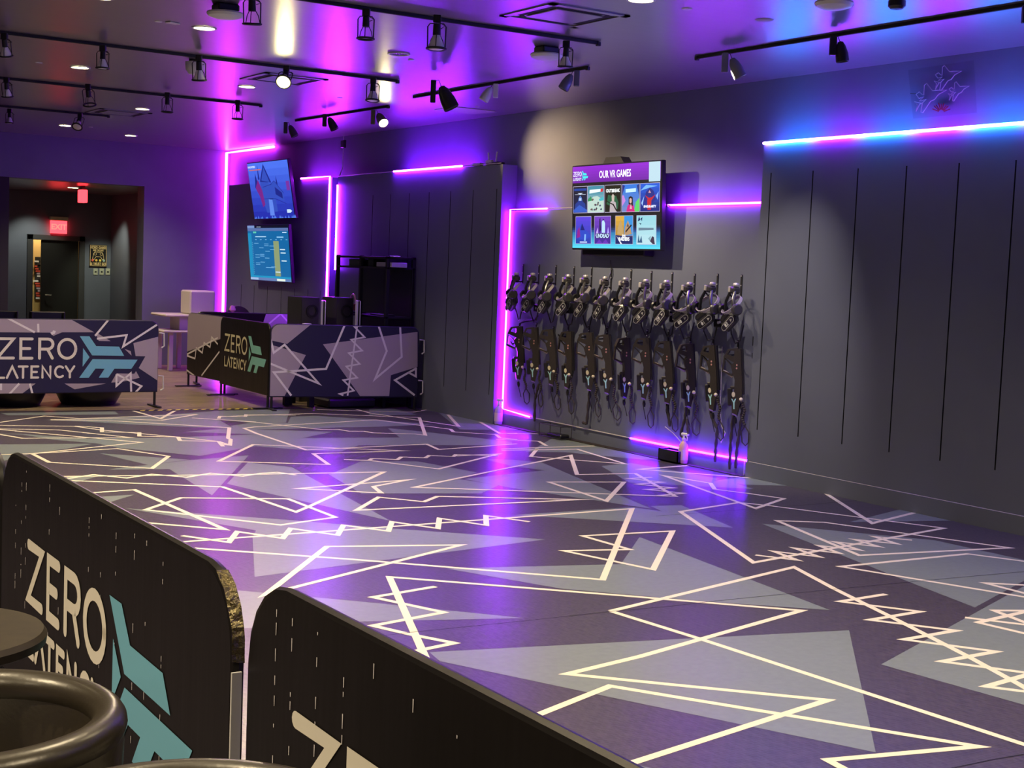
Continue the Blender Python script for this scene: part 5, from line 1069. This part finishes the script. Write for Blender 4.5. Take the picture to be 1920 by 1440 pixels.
for i in range(12):
    x, yt, yb = gunpos[i]; kx, ky = G2[i]
    p = px(kx, ky, RXX-.003); Mh = T(*p)
    if i == 0: lk.matrix_world = Mh; lk['label'] = hkn[0].replace('upper', 'lower')+' holding a toy rifle'
    else: dup(lk, Mh, hkn[i].replace('upper', 'lower').replace(', under the menu screen cable', ' from the left')+' holding a toy rifle')
    q = px(x+6, yt, RXX-.10); s = 1.0
    Mg = T(q.x, q.y-.0, q.z) @ RZ(yaws[i]) @ RX(random.uniform(-2, 2)-6) @ Matrix.Scale(.86, 4)
    if i == 0: g = GP; protos.append((GP, Mg))
    else: g = dup(GP, Mg, gd[i])
    L = max(.2, q.z-.52-.10); oc = len(g.children)
    M_ = I4; n0 = set(bpy.data.objects.keys())
    strap(g, i+3, -.50, min(L, .66), RZ(-yaws[i]*.6))
    for o in g.children:
        if o.name not in n0: o.matrix_parent_inverse = I4
    if i == 0: pass
    if i == 0:
        # keep the first rifle at the origin until all copies are made; its lanyard is its own
        own0 = [o for o in g.children if o.name not in n0]
        for o in own0: o.parent = None
GP.matrix_world = protos[0][1]; GP['label'] = gd[0]
for o in own0: o.parent = GP; o.matrix_parent_inverse = I4
# extra long webbing straps of the right rifles
def web(pts, label, w_=.02):
    P = [px(x, y, RXX-.05) for x, y in pts]; b = MB(); rr = [.010+.005*(k % 2) for k in range(len(P)*4)]
    Q = []
    for i in range(len(P)-1):
        for k in range(4): Q.append(P[i].lerp(P[i+1], k/4))
    Q.append(P[-1]); b.tube(Q, [.010+.006*(k % 2) for k in range(len(Q))], M_WEB, 7); return one(b, 'webbing_strap', label, 'strap', 'long webbing straps below the rifles')
web([(1337, 720), (1334, 745), (1332, 775), (1345, 805), (1342, 840), (1341, 866)], 'coiled webbing strap right of the second rifle from the right, ending near the floor')
web([(1386, 722), (1384, 750), (1374, 785), (1370, 830), (1368, 880)], 'left long webbing strap under the rightmost rifle')
web([(1388, 750), (1392, 770), (1388, 800), (1382, 840), (1379, 878)], 'right long webbing strap under the rightmost rifle')
web([(1290, 735), (1287, 760), (1284, 785), (1276, 815), (1284, 824), (1291, 812), (1288, 785)], 'looped webbing strap under the edge-on rifle')
web([(1250, 690), (1250, 730), (1252, 770), (1256, 800)], 'thin webbing cord right of the fourth rifle from the right')
web([(1010, 720), (1003, 750), (1002, 790)], 'webbing cord under the second rifle from the left'); web([(1107, 715), (1104, 750), (1100, 795), (1092, 792)], 'thick webbing cord under the fifth rifle from the left')
for (pts, l) in [([(1354, 650), (1352, 720), (1350, 770), (1353, 800), (1360, 812), (1352, 830), (1349, 812)], 'thin pale cable hanging between the two rightmost rifles'), ([(1247, 800), (1262, 812), (1278, 830), (1290, 843)], 'thin violet lit cable sloping to the spray bottle'),
                 ([(1145, 488), (1146, 510), (1140, 528)], 'black cable dropping from the menu screen to the headsets'), ([(1241, 376), (1249, 384), (1256, 386)], 'short white wire between the menu screen and the right led strip')]:
    one(MB().tube([px(x, y, RXX-.03) for x, y in pts], .004, M_CABLE if 'black' in l else mw, 6), 'cable', l, 'cable')
# small wall marks
for (x, y0, y1) in ((1412, 631, 648), (1411, 662, 672)):
    b = MB(); b.tube([px(x, y0, RXX-.002), px(x-.6, y1, RXX-.002)], .004, M_BLACK, 6); one(b, 'wall_slot', ['upper', 'lower'][y0 > 650]+' short black slot in the wall right of the rifles', 'slot')
# items on the floor
def spray(x, y, label, tint, trig=1):
    p = pz(x, y); p.x = min(p.x, 7.835); p.z = .006; t = thing('spray_bottle', label, 'spray bottle', p[:], 'spray bottles on the floor'); m = mat('bottle_'+label[:4], tint, .25, spec=.6)
    MB().lathe([(0, 0), (.038, 0), (.042, .008), (.043, .13), (.036, .165), (.016, .19), (.015, .2), (0, .2)], m, 24, M=T(*p)).build('bottle', t)
    MB().lathe([(.0435, .03), (.0437, .03), (.0437, .12), (.0435, .12)], mat('bottle_label', (.75, .6, .62), .5), 24, M=T(*p), cap=False).build('paper_label', t)
    b = MB(); b.lathe([(.017, .2), (.017, .218), (.01, .222), (.01, .24), (0, .24)], M_WHITE, 14, M=T(*p)); b.box((0, -.01, .252), (.022, .075, .024), M_WHITE, M=T(*p) @ RZ(20), ch=.006); b.build('spray_head', t)
    MB().tube([p+Vector((0, -.03, .245)), p+Vector((0, -.045, .225)), p+Vector((0, -.04, .20))], .005, M_WHITE, 6).build('trigger', t)
spray(1291, 869, 'pink liquid spray bottle on the floor in front of the violet led strip', (.75, .42, .48)); spray(937, 796, 'clear spray bottle at the foot of the tall purple strip', (.55, .42, .75))
p = pz(1252, 862); t = thing('plastic_crate', 'black plastic crate on the floor left of the pink spray bottle', 'crate', (7.82, p.y, 0)); Y0, Y1 = pz(1283, 868).y, pz(1240, 858).y
Y1 = px(1236, 850, 7.77).y; Y0 = px(1272, 858, 7.77).y
b = MB()
for a_, c_ in (((7.76, Y0, .006), (7.768, Y1, .11)), ((7.872, Y0, .006), (7.88, Y1, .11)), ((7.76, Y0, .006), (7.88, Y0+.01, .11)), ((7.76, Y1-.01, .006), (7.88, Y1, .11)), ((7.76, Y0, .006), (7.88, Y1, .016))): b.bx(a_, c_, M_BLACK)
b.build('body', t); MB().bx((7.775, Y0+.02, .03), (7.865, Y1-.02, .10), M_DARK, .02).build('contents', t)
Y1 = px(1014, 805, 7.72).y; Y0 = px(1054, 812, 7.72).y; t = thing('wire_stand', 'dark wire framed stand on the floor under the left rifles', 'stand', (7.78, (Y0+Y1)/2, 0))
b = MB()
for z in (.012, .13): b.tube([(7.70, Y0, z), (7.70, Y1, z), (7.83, Y1, z), (7.83, Y0, z), (7.70, Y0, z)], .004, M_DARK, 6)
for x_ in (7.70, 7.83):
    for y_ in (Y0, Y1): b.tube([(x_, y_, .01), (x_, y_, .13)], .004, M_DARK, 6)
b.build('frame', t); MB().bx((7.71, Y0+.01, .012), (7.82, Y0+.25, .05), M_BLACK, .01).build('tray', t)
